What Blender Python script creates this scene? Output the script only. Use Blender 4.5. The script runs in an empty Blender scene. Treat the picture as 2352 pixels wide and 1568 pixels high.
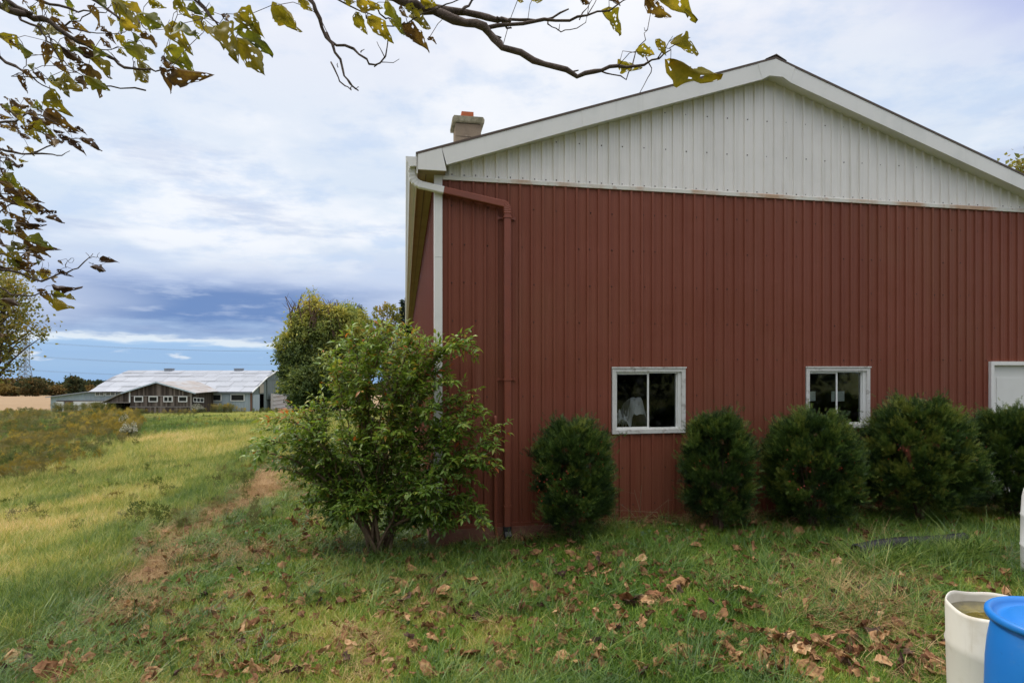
import bpy, math, random
import numpy as np
from mathutils import Vector, Matrix

random.seed(7)
RNG = np.random.default_rng(11)
SC = bpy.context.scene
COL = SC.collection
R = math.radians
EZ = 2.05                       # eye height above the lawn by the barn door

# ------------------------------------------------------------------ camera
cam_d = bpy.data.cameras.new('camera')
cam = bpy.data.objects.new('camera', cam_d); COL.objects.link(cam)
cam.location = (0, 0, EZ); cam.rotation_euler = (R(90), 0, 0)
cam_d.sensor_width = 36.0; cam_d.lens = 36.0 * 1358 / 2352
cam_d.shift_y = 61.0 / 2352
cam_d.clip_start = 0.05; cam_d.clip_end = 9000
SC.camera = cam

# ------------------------------------------------------------------ exposure
SC.view_settings.view_transform = 'Standard'
SC.view_settings.look = 'None'
SC.view_settings.gamma = 1.0
SC.view_settings.use_curve_mapping = False
SC.view_settings.exposure = 0.6
SC.render.engine = 'CYCLES'
SC.cycles.max_bounces = 6
SC.cycles.diffuse_bounces = 3
SC.cycles.transparent_max_bounces = 8
SC.cycles.sample_clamp_indirect = 4.0

# ------------------------------------------------------------------ sun
SUN_EL, SUN_AZ = 48.0, -75.0    # azimuth measured from +Y (ahead), negative = left
sd = bpy.data.lights.new('sun', 'SUN'); sd.energy = 1.5; sd.angle = R(14); sd.color = (1, .955, .88)
sun = bpy.data.objects.new('sun', sd); COL.objects.link(sun)
_d = Vector((math.sin(R(SUN_AZ)) * math.cos(R(SUN_EL)), math.cos(R(SUN_AZ)) * math.cos(R(SUN_EL)), math.sin(R(SUN_EL))))
sun.rotation_euler = (-_d).to_track_quat('-Z', 'Y').to_euler()
sun.location = (-20, 10, 30)

# ------------------------------------------------------------------ node helpers
class NT:
    def __init__(self, nt):
        self.nt = nt; nt.nodes.clear()
    def n(self, kind, props=None, **ins):
        nd = self.nt.nodes.new(kind)
        for k, v in (props or {}).items(): setattr(nd, k, v)
        for k, v in ins.items():
            key = int(k[1:]) if k[0] == 'i' and k[1:].isdigit() else k.replace('_', ' ')
            s = nd.inputs[key]
            if isinstance(v, bpy.types.NodeSocket): self.nt.links.new(v, s)
            else: s.default_value = v
        return nd
    def math(self, op, a, b=0.0, clamp=False):
        return self.n('ShaderNodeMath', {'operation': op, 'use_clamp': clamp}, i0=a, i1=b).outputs[0]
    def ss(self, x, a, b):
        m = self.n('ShaderNodeMapRange', {'interpolation_type': 'SMOOTHSTEP'}, Value=x)
        m.inputs['From Min'].default_value = a; m.inputs['From Max'].default_value = b
        return m.outputs[0]
    def ramp(self, fac, stops):
        nd = self.nt.nodes.new('ShaderNodeValToRGB'); cr = nd.color_ramp
        while len(cr.elements) < len(stops): cr.elements.new(0.5)
        for e, (p, c) in zip(cr.elements, stops):
            e.position = p; e.color = (c[0], c[1], c[2], 1)
        self.nt.links.new(fac, nd.inputs[0]); return nd.outputs[0]
    def mix(self, f, a, b, mode='MIX'):
        nd = self.nt.nodes.new('ShaderNodeMix'); nd.data_type = 'RGBA'; nd.blend_type = mode
        for s, v in ((nd.inputs[0], f), (nd.inputs[6], a), (nd.inputs[7], b)):
            if isinstance(v, bpy.types.NodeSocket): self.nt.links.new(v, s)
            else: s.default_value = v if not isinstance(v, (tuple, list)) else (v[0], v[1], v[2], 1)
        return nd.outputs[2]
    def noise(self, vec, scale, detail=4.0, rough=0.55):
        return self.n('ShaderNodeTexNoise', None, Vector=vec, Scale=scale, Detail=detail, Roughness=rough).outputs[0]
    def mapping(self, vec, sc):
        return self.n('ShaderNodeMapping', None, Vector=vec, Scale=sc).outputs[0]

# ------------------------------------------------------------------ world
def make_world():
    w = bpy.data.worlds.new('World'); SC.world = w; w.use_nodes = True
    t = NT(w.node_tree)
    STR = 0.1
    sky = t.n('ShaderNodeTexSky', {'sky_type': 'NISHITA', 'sun_disc': False, 'sun_elevation': R(SUN_EL), 'sun_rotation': R(SUN_AZ)})
    tc = t.n('ShaderNodeTexCoord').outputs['Generated']
    sp = t.n('ShaderNodeSeparateXYZ', None, i0=tc)
    x, y, z = sp.outputs
    h = t.math('SQRT', t.math('ADD', t.math('MULTIPLY', x, x), t.math('MULTIPLY', y, y)))
    te = t.math('DIVIDE', z, t.math('MAXIMUM', h, 0.02))
    az = t.math('ARCTAN2', x, y)
    # cloud layer seen in perspective
    den = t.math('ADD', t.math('MAXIMUM', z, 0.0), 0.16)
    pc = t.n('ShaderNodeCombineXYZ', None, X=t.math('DIVIDE', x, den), Y=t.math('DIVIDE', y, den), Z=0.0).outputs[0]
    n1 = t.noise(pc, 1.1, 7.0, .55)
    n2 = t.noise(t.mapping(pc, (1.1, 1.3, 1)), 2.4, 8.0, .62)
    # low cloud bands, stretched along the horizon
    lo = t.n('ShaderNodeCombineXYZ', None, X=az, Y=t.math('MULTIPLY', t.math('MINIMUM', te, 1.5), 5.0), Z=2.3).outputs[0]
    n3 = t.noise(lo, 3.2, 7.0, .6)
    n4 = t.noise(t.mapping(lo, (1.6, 1.5, 1)), 9.0, 5.0, .55)
    warp = t.math('ADD', t.math('MULTIPLY', t.math('SUBTRACT', n3, .5), .07),
                  t.math('MULTIPLY', t.math('SUBTRACT', n4, .5), .03))
    fade = t.ss(te, 0.0, .07)
    tw = t.math('ADD', te, t.math('MULTIPLY', warp, t.math('ADD', .12, fade)))
    f = t.math('ADD', t.math('MULTIPLY', tw, 1.5), .08, True)
    S = lambda v: v * 1.5 + .08
    col = t.ramp(f, [(S(-.04), (.26, .46, .78)), (S(.004), (.32, .52, .80)), (S(.022), (.30, .50, .80)), (S(.034), (.34, .55, .85)),
                     (S(.039), (.84, .91, .97)), (S(.045), (.34, .48, .74)), (S(.062), (.125, .24, .53)), (S(.105), (.14, .245, .52)),
                     (S(.135), (.42, .52, .76)), (S(.165), (.66, .75, .90)), (S(.25), (.70, .80, .93)), (S(.42), (.80, .86, .96)), (S(.58), (.86, .88, .97))])
    # the dark bank thins out sideways
    bank = t.math('MULTIPLY', t.ss(te, .045, .07), t.math('SUBTRACT', 1.0, t.ss(te, .15, .2)))
    side = t.math('MULTIPLY', bank, t.ss(t.math('ADD', t.noise(lo, 1.3, 3.0), t.math('MULTIPLY', t.math('ABSOLUTE', t.math('ADD', az, .47)), 1.1)), .58, .85))
    col = t.mix(t.math('MULTIPLY', side, .8), col, (.62, .70, .88))
    # streaks in the bank
    col = t.mix(t.math('MULTIPLY', t.math('MULTIPLY', bank, t.ss(n4, .5, .72)), .45), col, (.55, .64, .84))
    # white veil and soft lavender blue patches higher up
    hi = t.ss(te, .12, .2)
    col = t.mix(t.math('MULTIPLY', hi, t.math('MULTIPLY', t.ss(n1, .43, .58), .85)), col, (.97, .985, 1.02))
    col = t.mix(t.math('MULTIPLY', hi, t.math('MULTIPLY', t.ss(n2, .46, .66), .62)), col, (.55, .69, .92))
    col = t.mix(t.math('MULTIPLY', hi, t.math('MULTIPLY', t.math('MULTIPLY', t.ss(n3, .50, .64), t.math('SUBTRACT', 1.0, t.ss(te, .26, .42))), .6)), col, (.50, .59, .80))
    # small cumulus low down
    cum = t.math('MULTIPLY', t.ss(t.noise(t.mapping(lo, (1, .8, 1)), 14.0, 4.0, .5), .56, .66),
                 t.math('MULTIPLY', t.ss(te, -.006, .004), t.math('SUBTRACT', 1.0, t.ss(te, .02, .035))))
    col = t.mix(t.math('MULTIPLY', cum, .8), col, (.84, .90, .97))
    # gap with blue-violet sky to the upper right
    gx = t.math('DIVIDE', t.math('SUBTRACT', az, .80), .20)
    gy = t.math('DIVIDE', t.math('SUBTRACT', te, .56), .14)
    gd = t.math('SQRT', t.math('ADD', t.math('MULTIPLY', gx, gx), t.math('MULTIPLY', gy, gy)))
    gap = t.math('SUBTRACT', 1.0, t.ss(t.math('ADD', gd, t.math('MULTIPLY', t.math('SUBTRACT', n1, .5), 2.2)), .2, 1.25))
    col = t.mix(t.math('MULTIPLY', gap, .7), col, (.33, .40, .82))
    # overcast skies brighten towards the zenith
    zen = t.math('MULTIPLY', .665, t.math('ADD', 1.0, t.math('MULTIPLY', t.ss(te, .5, 2.2), 2.3)))
    col = t.mix(t.math('MULTIPLY', t.ss(te, .6, 1.6), .8), col, (.93, .92, .90))
    cv = t.n('ShaderNodeVectorMath', {'operation': 'SCALE'}, i0=col)
    w.node_tree.links.new(t.math('MULTIPLY', zen, 1.0 / STR), cv.inputs['Scale'])
    fin = t.mix(.94, sky.outputs[0], cv.outputs[0])
    bg = t.n('ShaderNodeBackground', None, Color=fin, Strength=STR)
    out = t.n('ShaderNodeOutputWorld', None, Surface=bg.outputs[0])
make_world()

# ------------------------------------------------------------------ frame of the barn
CX, CY = -0.966, 7.5
ANG = math.atan2(1358, 7504)
WX, WY = math.cos(ANG), math.sin(ANG)
def qs(x, y):
    dx, dy = x - CX, y - CY
    return dx * WX + dy * WY, -dx * WY + dy * WX
def from_qs(q, s):
    return CX + q * WX - s * WY, CY + q * WY + s * WX

# ------------------------------------------------------------------ noise and terrain
_T = RNG.random((256, 256))
def vnoise(x, y, sc=1.0, off=0.0):
    x = np.asarray(x, float) * sc + off + 500.37; y = np.asarray(y, float) * sc + off * 1.7 + 500.11
    xi = np.floor(x).astype(int); yi = np.floor(y).astype(int)
    fx = x - xi; fy = y - yi
    fx = fx * fx * (3 - 2 * fx); fy = fy * fy * (3 - 2 * fy)
    a = _T[xi % 256, yi % 256]; b = _T[(xi + 1) % 256, yi % 256]
    c = _T[xi % 256, (yi + 1) % 256]; d = _T[(xi + 1) % 256, (yi + 1) % 256]
    return (a * (1 - fx) + b * fx) * (1 - fy) + (c * (1 - fx) + d * fx) * fy
def fbm(x, y, sc=1.0, off=0.0, o=4):
    r = 0; a = .5; s = 0
    for k in range(o):
        r = r + a * vnoise(x, y, sc, off + 13.1 * k); s += a; a *= .5; sc *= 2.03
    return r / s
def sstep(x, a, b):
    t = np.clip((np.asarray(x, float) - a) / (b - a), 0, 1)
    return t * t * (3 - 2 * t)
_Q = [-400, -80, -50, -30, -18, -12, -6.6, -4.4, -3.3, -1.6, 0, 1.1, 2.0, 10, 400]
_A = [-6.5, -4.0, -3.4, -2.8, -2.15, -1.65, -.95, -.52, -.34, -.26, -.24, -.19, -.04, 0, .0]
def gz(x, y):
    x = np.asarray(x, float); y = np.asarray(y, float)
    q, s = qs(x, y)
    a = (np.interp(q - .5, _Q, _A) + np.interp(q, _Q, _A) * 2 + np.interp(q + .5, _Q, _A)) / 4
    far = -3.45 - .04 * (y - 75)
    w = sstep(y, 16, 70)
    z = a * (1 - w) + far * w
    d = np.hypot(x, y)
    amp = .035 + .25 * sstep(d, 14, 60) - .1 * sstep(d, 60, 90)
    out = 1 - sstep(q, -.4, .1) * sstep(s, -.6, -.1)
    z = z + (fbm(x, y, .55, 3.0, 3) - .5) * amp * out
    rut = np.exp(-((q + 3.35 + .25 * np.sin(s * 1.1)) / .28) ** 2) * sstep(s, -1.0, -.1) * (1 - sstep(s, 7, 11))
    return z - .07 * rut
def hit(u, v):
    """ground point under a view ray, given as picture coordinates on a 2352-wide frame"""
    k = (u - 1176) / 1358; m = (845 - v) / 1358
    lo = 1.0
    d = lo
    while d < 600:
        if EZ + m * d < float(gz(k * d, d)): break
        lo = d; d *= 1.03
    hi = d
    for _ in range(25):
        mid = (lo + hi) / 2
        if EZ + m * mid < float(gz(k * mid, mid)): hi = mid
        else: lo = mid
    return k * hi, hi
def P(u, v, d):
    return Vector(((u - 1176) / 1358 * d, d, EZ + (845 - v) / 1358 * d))

# ------------------------------------------------------------------ mesh helpers
def new_mesh(name, v, f, mat=None, tint=None, smooth=False):
    me = bpy.data.meshes.new(name)
    v = np.asarray(v, dtype=np.float32).reshape(-1, 3)
    if isinstance(f, np.ndarray):
        k = f.shape[1]; nf = len(f)
        me.vertices.add(len(v)); me.vertices.foreach_set('co', v.ravel())
        me.loops.add(nf * k); me.loops.foreach_set('vertex_index', f.astype(np.int32).ravel())
        me.polygons.add(nf); me.polygons.foreach_set('loop_start', np.arange(0, nf * k, k, dtype=np.int32))
        me.update(calc_edges=True)
    else:
        me.from_pydata([tuple(map(float, p)) for p in v], [], f)
    if tint is not None:
        at = me.attributes.new('tint', 'FLOAT', 'POINT'); at.data.foreach_set('value', np.asarray(tint, dtype=np.float32))
    if mat is not None: me.materials.append(mat)
    if smooth: me.polygons.foreach_set('use_smooth', np.ones(len(me.polygons), dtype=bool))
    return me
def link(name, me, parent=None, loc=(0, 0, 0)):
    o = bpy.data.objects.new(name, me); COL.objects.link(o); o.location = loc
    if parent is not None: o.parent = parent
    return o
def tag(o, label=None, cat=None, group=None, kind=None):
    for k, v in (('label', label), ('category', cat), ('group', group), ('kind', kind)):
        if v: o[k] = v
    return o
def thing(name, label, cat, loc=(0, 0, 0), rz=0.0, group=None):
    o = bpy.data.objects.new(name, None); COL.objects.link(o); o.empty_display_size = .2
    o.location = loc; o.rotation_euler = (0, 0, rz)
    return tag(o, label, cat, group)

class MB:
    def __init__(self, off=(0, 0, 0)): self.v = []; self.f = []; self.t = []; self.off = off
    def add(self, v, f, tint=.5):
        b = len(self.v); self.v += [tuple(map(float, p)) for p in v]
        self.f += [tuple(i + b for i in q) for q in f]; self.t += [tint] * len(v)
        return self
    def box(self, x0, x1, y0, y1, z0, z1, tint=.5):
        v = [(x0, y0, z0), (x1, y0, z0), (x1, y1, z0), (x0, y1, z0), (x0, y0, z1), (x1, y0, z1), (x1, y1, z1), (x0, y1, z1)]
        return self.add(v, [(0, 3, 2, 1), (4, 5, 6, 7), (0, 1, 5, 4), (1, 2, 6, 5), (2, 3, 7, 6), (3, 0, 4, 7)], tint)
    def prism(self, poly, a, b, axis='y', tint=.5):
        """poly of 2D points extruded from a to b along an axis ('y': points are (x,z); 'x': (y,z); 'z': (x,y))"""
        def p3(p, c):
            return (p[0], c, p[1]) if axis == 'y' else ((c, p[0], p[1]) if axis == 'x' else (p[0], p[1], c))
        n = len(poly)
        v = [p3(p, a) for p in poly] + [p3(p, b) for p in poly]
        f = [tuple(range(n)), tuple(range(2 * n - 1, n - 1, -1))]
        f += [(i, n + i, n + (i + 1) % n, (i + 1) % n) for i in range(n)]
        return self.add(v, f, tint)
    def tube(self, pts, rad, n=6, tint=.5, cap=True):
        pts = [Vector(p) for p in pts]
        if not hasattr(rad, '__len__'): rad = [rad] * len(pts)
        v = []; f = []
        ref = Vector((.13, .21, 1)).normalized()
        for i, p in enumerate(pts):
            tg = (pts[min(i + 1, len(pts) - 1)] - pts[max(i - 1, 0)])
            tg = tg.normalized() if tg.length > 1e-9 else Vector((0, 0, 1))
            if abs(tg.dot(ref)) > .97: ref = Vector((1, .1, .05)).normalized()
            a = tg.cross(ref).normalized(); b = tg.cross(a)
            for k in range(n):
                an = 2 * math.pi * k / n
                v.append(p + (a * math.cos(an) + b * math.sin(an)) * rad[i])
        for i in range(len(pts) - 1):
            for k in range(n):
                f.append((i * n + k, i * n + (k + 1) % n, (i + 1) * n + (k + 1) % n, (i + 1) * n + k))
        if cap:
            f.append(tuple(range(n - 1, -1, -1))); f.append(tuple((len(pts) - 1) * n + k for k in range(n)))
        return self.add(v, f, tint)
    def lathe(self, prof, cx=0, cy=0, n=32, tint=.5):
        v = []; f = []
        for r, z in prof:
            for k in range(n):
                an = 2 * math.pi * k / n
                v.append((cx + r * math.cos(an), cy + r * math.sin(an), z))
        for i in range(len(prof) - 1):
            for k in range(n):
                f.append((i * n + k, i * n + (k + 1) % n, (i + 1) * n + (k + 1) % n, (i + 1) * n + k))
        return self.add(v, f, tint)
    def build(self, name, mat, parent=None, smooth=False, kind=None, label=None):
        o = self.off
        v = [(p[0] - o[0], p[1] - o[1], p[2] - o[2]) for p in self.v]
        me = new_mesh(name, v, self.f, mat, self.t, smooth)
        ob = link(name, me, parent)
        if kind: ob['kind'] = kind
        if label: ob['label'] = label
        return ob

def scatter(tv, tf, locs, mats, tints, taper=None):
    """n copies of a small template joined into arrays; mats (n,3,3), locs (n,3)"""
    n = len(locs); k = len(tv)
    v = np.einsum('nij,kj->nki', mats, tv) + locs[:, None, :]
    f = (tf[None, :, :] + (np.arange(n) * k)[:, None, None]).reshape(-1, tf.shape[1])
    return v.reshape(-1, 3), f, np.repeat(tints, k)
def frames(dirs, roll=None, size=None):
    """rotation matrices whose Y axis follows dirs; X across, Z normal"""
    d = dirs / np.maximum(np.linalg.norm(dirs, axis=1, keepdims=True), 1e-9)
    n = len(d)
    up = np.tile(np.array([0, 0, 1.0]), (n, 1)) + RNG.normal(0, .05, (n, 3))
    x = np.cross(d, up); x /= np.maximum(np.linalg.norm(x, axis=1, keepdims=True), 1e-6)
    z = np.cross(x, d)
    if roll is not None:
        c, s = np.cos(roll)[:, None], np.sin(roll)[:, None]
        x, z = x * c + z * s, z * c - x * s
    m = np.stack([x, d, z], axis=2)
    if size is not None: m = m * np.asarray(size)[:, None, None]
    return m

# ------------------------------------------------------------------ materials
def pmat(name, base=(.5, .5, .5), rough=.6, spec=.3, metal=0.0, noise=None, bump=None, vary=0.0, tint=None, streak=None, coat=0.0):
    """noise: list of (scale, colour, lo, hi, amount); streak: the same, stretched up and down; tint: ramp over the 'tint' attribute"""
    m = bpy.data.materials.new(name); m.use_nodes = True
    t = NT(m.node_tree)
    oc = t.n('ShaderNodeTexCoord').outputs['Object']
    c = t.mix(0.0, base, base)
    if tint:
        at = t.n('ShaderNodeAttribute', {'attribute_name': 'tint'})
        c = t.ramp(at.outputs['Fac'], tint)
    for sc, colr, lo, hi, am in noise or ():
        c = t.mix(t.math('MULTIPLY', t.ss(t.noise(oc, sc, 6.0, .6), lo, hi), am), c, colr)
    for sc, colr, lo, hi, am in streak or ():
        c = t.mix(t.math('MULTIPLY', t.ss(t.noise(t.mapping(oc, (1, 1, .06)), sc, 5.0, .6), lo, hi), am), c, colr)
    if vary:
        oi = t.n('ShaderNodeObjectInfo').outputs['Random']
        hs = t.n('ShaderNodeHueSaturation', None, Color=c, Value=t.math('ADD', 1 - vary / 2, t.math('MULTIPLY', oi, vary)))
        c = hs.outputs[0]
    b = t.n('ShaderNodeBsdfPrincipled', None, Base_Color=c, Roughness=rough, Metallic=metal)
    b.inputs['Specular IOR Level'].default_value = spec
    if coat: b.inputs['Coat Weight'].default_value = coat
    if bump:
        bp = t.n('ShaderNodeBump', None, Height=t.noise(oc, bump[0], 5.0, .6), Strength=bump[1], Distance=bump[2])
        m.node_tree.links.new(bp.outputs[0], b.inputs['Normal'])
    t.n('ShaderNodeOutputMaterial', None, Surface=b.outputs[0])
    return m
def leafmat(name, stops, trans=.35, rough=.5, spec=.35, spot=None, instancer=False, objrand=0.0):
    m = bpy.data.materials.new(name); m.use_nodes = True
    t = NT(m.node_tree)
    f = t.n('ShaderNodeAttribute', {'attribute_name': 'tint'}).outputs['Fac']
    if instancer:
        g = t.n('ShaderNodeAttribute', {'attribute_name': 'shade', 'attribute_type': 'INSTANCER'}).outputs['Fac']
        f = t.math('ADD', g, t.math('MULTIPLY', t.math('SUBTRACT', f, .5), .55), True)
    if objrand:
        oi = t.n('ShaderNodeObjectInfo').outputs['Random']
        f = t.math('ADD', f, t.math('MULTIPLY', t.math('SUBTRACT', oi, .5), objrand), True)
    if spot:
        oc = t.n('ShaderNodeTexCoord').outputs['Object']
        f = t.math('ADD', f, t.math('MULTIPLY', t.math('SUBTRACT', t.noise(oc, spot[0], 4.0, .6), .5), spot[1]), True)
    c = t.ramp(f, stops)
    b = t.n('ShaderNodeBsdfPrincipled', None, Base_Color=c, Roughness=rough)
    b.inputs['Specular IOR Level'].default_value = spec
    tr = t.n('ShaderNodeBsdfTranslucent', None, Color=t.mix(.5, c, t.mix(1.0, c, (1.6, 1.5, .7), 'MULTIPLY')))
    ms = t.n('ShaderNodeMixShader', None, i0=trans, i1=b.outputs[0], i2=tr.outputs[0])
    t.n('ShaderNodeOutputMaterial', None, Surface=ms.outputs[0])
    return m

M = {}
M['red'] = pmat('red_steel', (.205, .064, .040), .5, .2, noise=[(1.3, (.185, .055, .030), .4, .7, .7), (9, (.25, .085, .055), .55, .75, .35), (.45, (.20, .075, .042), .45, .65, .6)],
                streak=[(7, (.17, .046, .027), .45, .7, .6), (26, (.27, .095, .065), .58, .75, .35), (3, (.24, .10, .07), .60, .75, .4)], vary=.18, bump=(1.7, .35, .02))
M['white'] = pmat('white_steel', (.80, .765, .735), .45, .3, noise=[(1.1, (.70, .67, .64), .45, .7, .6)],
                  streak=[(9, (.58, .55, .50), .5, .75, .55), (28, (.80, .78, .75), .5, .7, .4)], vary=.05, bump=(2.5, .1, .01))
M['trim'] = pmat('white_trim', (.76, .74, .715), .4, .35, noise=[(2.2, (.62, .62, .59), .45, .7, .5)], streak=[(11, (.60, .59, .55), .55, .75, .3)], bump=(1.6, .15, .02))
M['belt'] = pmat('rusty_trim', (.66, .64, .58), .5, .3, noise=[(1.2, (.42, .22, .10), .50, .66, .8), (7, (.35, .2, .12), .58, .7, .5)])
M['drip'] = pmat('brown_metal', (.10, .07, .055), .5, .3)
M['soffit'] = pmat('tan_soffit', (.36, .29, .17), .6, .2, noise=[(2, (.26, .2, .11), .4, .7, .6)])
M['concrete_red'] = pmat('painted_concrete', (.19, .085, .06), .8, .15, noise=[(5, (.26, .15, .10), .5, .7, .6), (18, (.12, .06, .045), .5, .7, .5)], bump=(30, .4, .01))
M['roof'] = pmat('roof_steel', (.55, .56, .57), .4, .4, metal=.2, noise=[(3, (.45, .44, .43), .5, .7, .5)])
M['weathered'] = pmat('peeling_white_wood', (.62, .61, .58), .7, .2, noise=[(14, (.30, .27, .24), .52, .66, .7), (3, (.5, .48, .45), .45, .65, .5)], bump=(30, .5, .004))
M['vinyl'] = pmat('white_vinyl', (.74, .74, .71), .4, .3, noise=[(8, (.6, .59, .54), .5, .75, .5)])
M['door'] = pmat('white_door', (.74, .73, .71), .45, .3, noise=[(2, (.66, .65, .62), .4, .7, .6)])
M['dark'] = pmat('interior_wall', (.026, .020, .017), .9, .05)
M['block'] = pmat('concrete_block', (.26, .20, .145), .9, .1, noise=[(6, (.19, .145, .11), .4, .65, .7), (34, (.38, .32, .26), .6, .72, .6)], bump=(60, .6, .01), vary=.22)
M['mortar'] = pmat('mortar', (.10, .085, .07), .9, .1)
M['cap'] = pmat('mossy_concrete', (.27, .24, .17), .95, .1, noise=[(9, (.13, .12, .075), .42, .62, .8), (45, (.5, .45, .34), .62, .74, .6)], bump=(50, .7, .01))
M['clay'] = pmat('clay_flue', (.48, .135, .06), .8, .15, noise=[(8, (.38, .11, .05), .45, .7, .6)])
M['iron'] = pmat('dark_screw', (.06, .035, .03), .6, .3)
M['black'] = pmat('black_plastic', (.012, .012, .014), .45, .4)
M['paper'] = pmat('paper', (.62, .68, .62), .7, .2, noise=[(9, (.48, .53, .48), .48, .6, .6), (26, (.36, .42, .37), .6, .66, .7)])
M['wire'] = pmat('wire', (.10, .11, .13), .5, .3)
M['galv'] = pmat('galvanised_steel', (.30, .33, .37), .5, .4, metal=.3)
M['bark'] = pmat('grey_bark', (.115, .088, .075), .9, .1, noise=[(30, (.06, .045, .038), .45, .65, .8), (90, (.19, .15, .13), .55, .7, .6)], bump=(80, .8, .006))
M['twig'] = pmat('brown_twig', (.13, .082, .058), .85, .15, noise=[(20, (.08, .05, .035), .45, .65, .7)])
M['stem'] = pmat('shrub_stem', (.17, .115, .075), .85, .15, noise=[(25, (.10, .068, .045), .4, .65, .7)], bump=(60, .6, .004))
def glassmat():
    m = bpy.data.materials.new('window_glass'); m.use_nodes = True
    t = NT(m.node_tree)
    oc = t.n('ShaderNodeTexCoord').outputs['Object']
    tr = t.n('ShaderNodeBsdfTransparent', None, Color=(.90, .91, .91, 1))
    gl = t.n('ShaderNodeBsdfGlossy', None, Color=(.9, .93, .95, 1), Roughness=.03)
    fr = t.n('ShaderNodeFresnel', None, IOR=1.45)
    df = t.n('ShaderNodeBsdfDiffuse', None, Color=(.4, .4, .38, 1))
    dirt = t.math('MULTIPLY', t.ss(t.noise(oc, 6, 5, .6), .5, .8), .05)
    a = t.n('ShaderNodeMixShader', None, i0=fr.outputs[0], i1=tr.outputs[0], i2=gl.outputs[0])
    b = t.n('ShaderNodeMixShader', None, i0=dirt, i1=a.outputs[0], i2=df.outputs[0])
    t.n('ShaderNodeOutputMaterial', None, Surface=b.outputs[0])
    return m
M['glass'] = glassmat()
M['lawn_blade'] = leafmat('lawn_blade', [(0, (.048, .112, .012)), (.3, (.105, .215, .018)), (.55, (.225, .31, .036)), (.78, (.42, .37, .08)), (1, (.58, .42, .20))], .3, .45, .4, instancer=True)
M['slope_blade'] = leafmat('slope_blade', [(0, (.060, .115, .022)), (.3, (.16, .235, .035)), (.55, (.36, .37, .075)), (.78, (.56, .44, .15)), (1, (.68, .50, .25))], .3, .5, .3, instancer=True)  # dry yellow grass; the bank's brighter light outside the tree shade is in this ramp
M['tall_blade'] = leafmat('tall_blade', [(0, (.040, .090, .016)), (.3, (.090, .170, .026)), (.55, (.19, .265, .045)), (.8, (.34, .34, .09)), (1, (.50, .40, .18))], .28, .42, .4, instancer=True)
M['straw'] = leafmat('straw', [(0, (.18, .11, .05)), (.5, (.38, .245, .12)), (1, (.54, .38, .20))], .2, .7, .2, instancer=True)
M['weed'] = leafmat('weed', [(0, (.06, .095, .022)), (.25, (.12, .145, .04)), (.5, (.185, .165, .075)), (.75, (.27, .205, .05)), (1, (.40, .30, .055))], .25, .7, .15, instancer=True)

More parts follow.
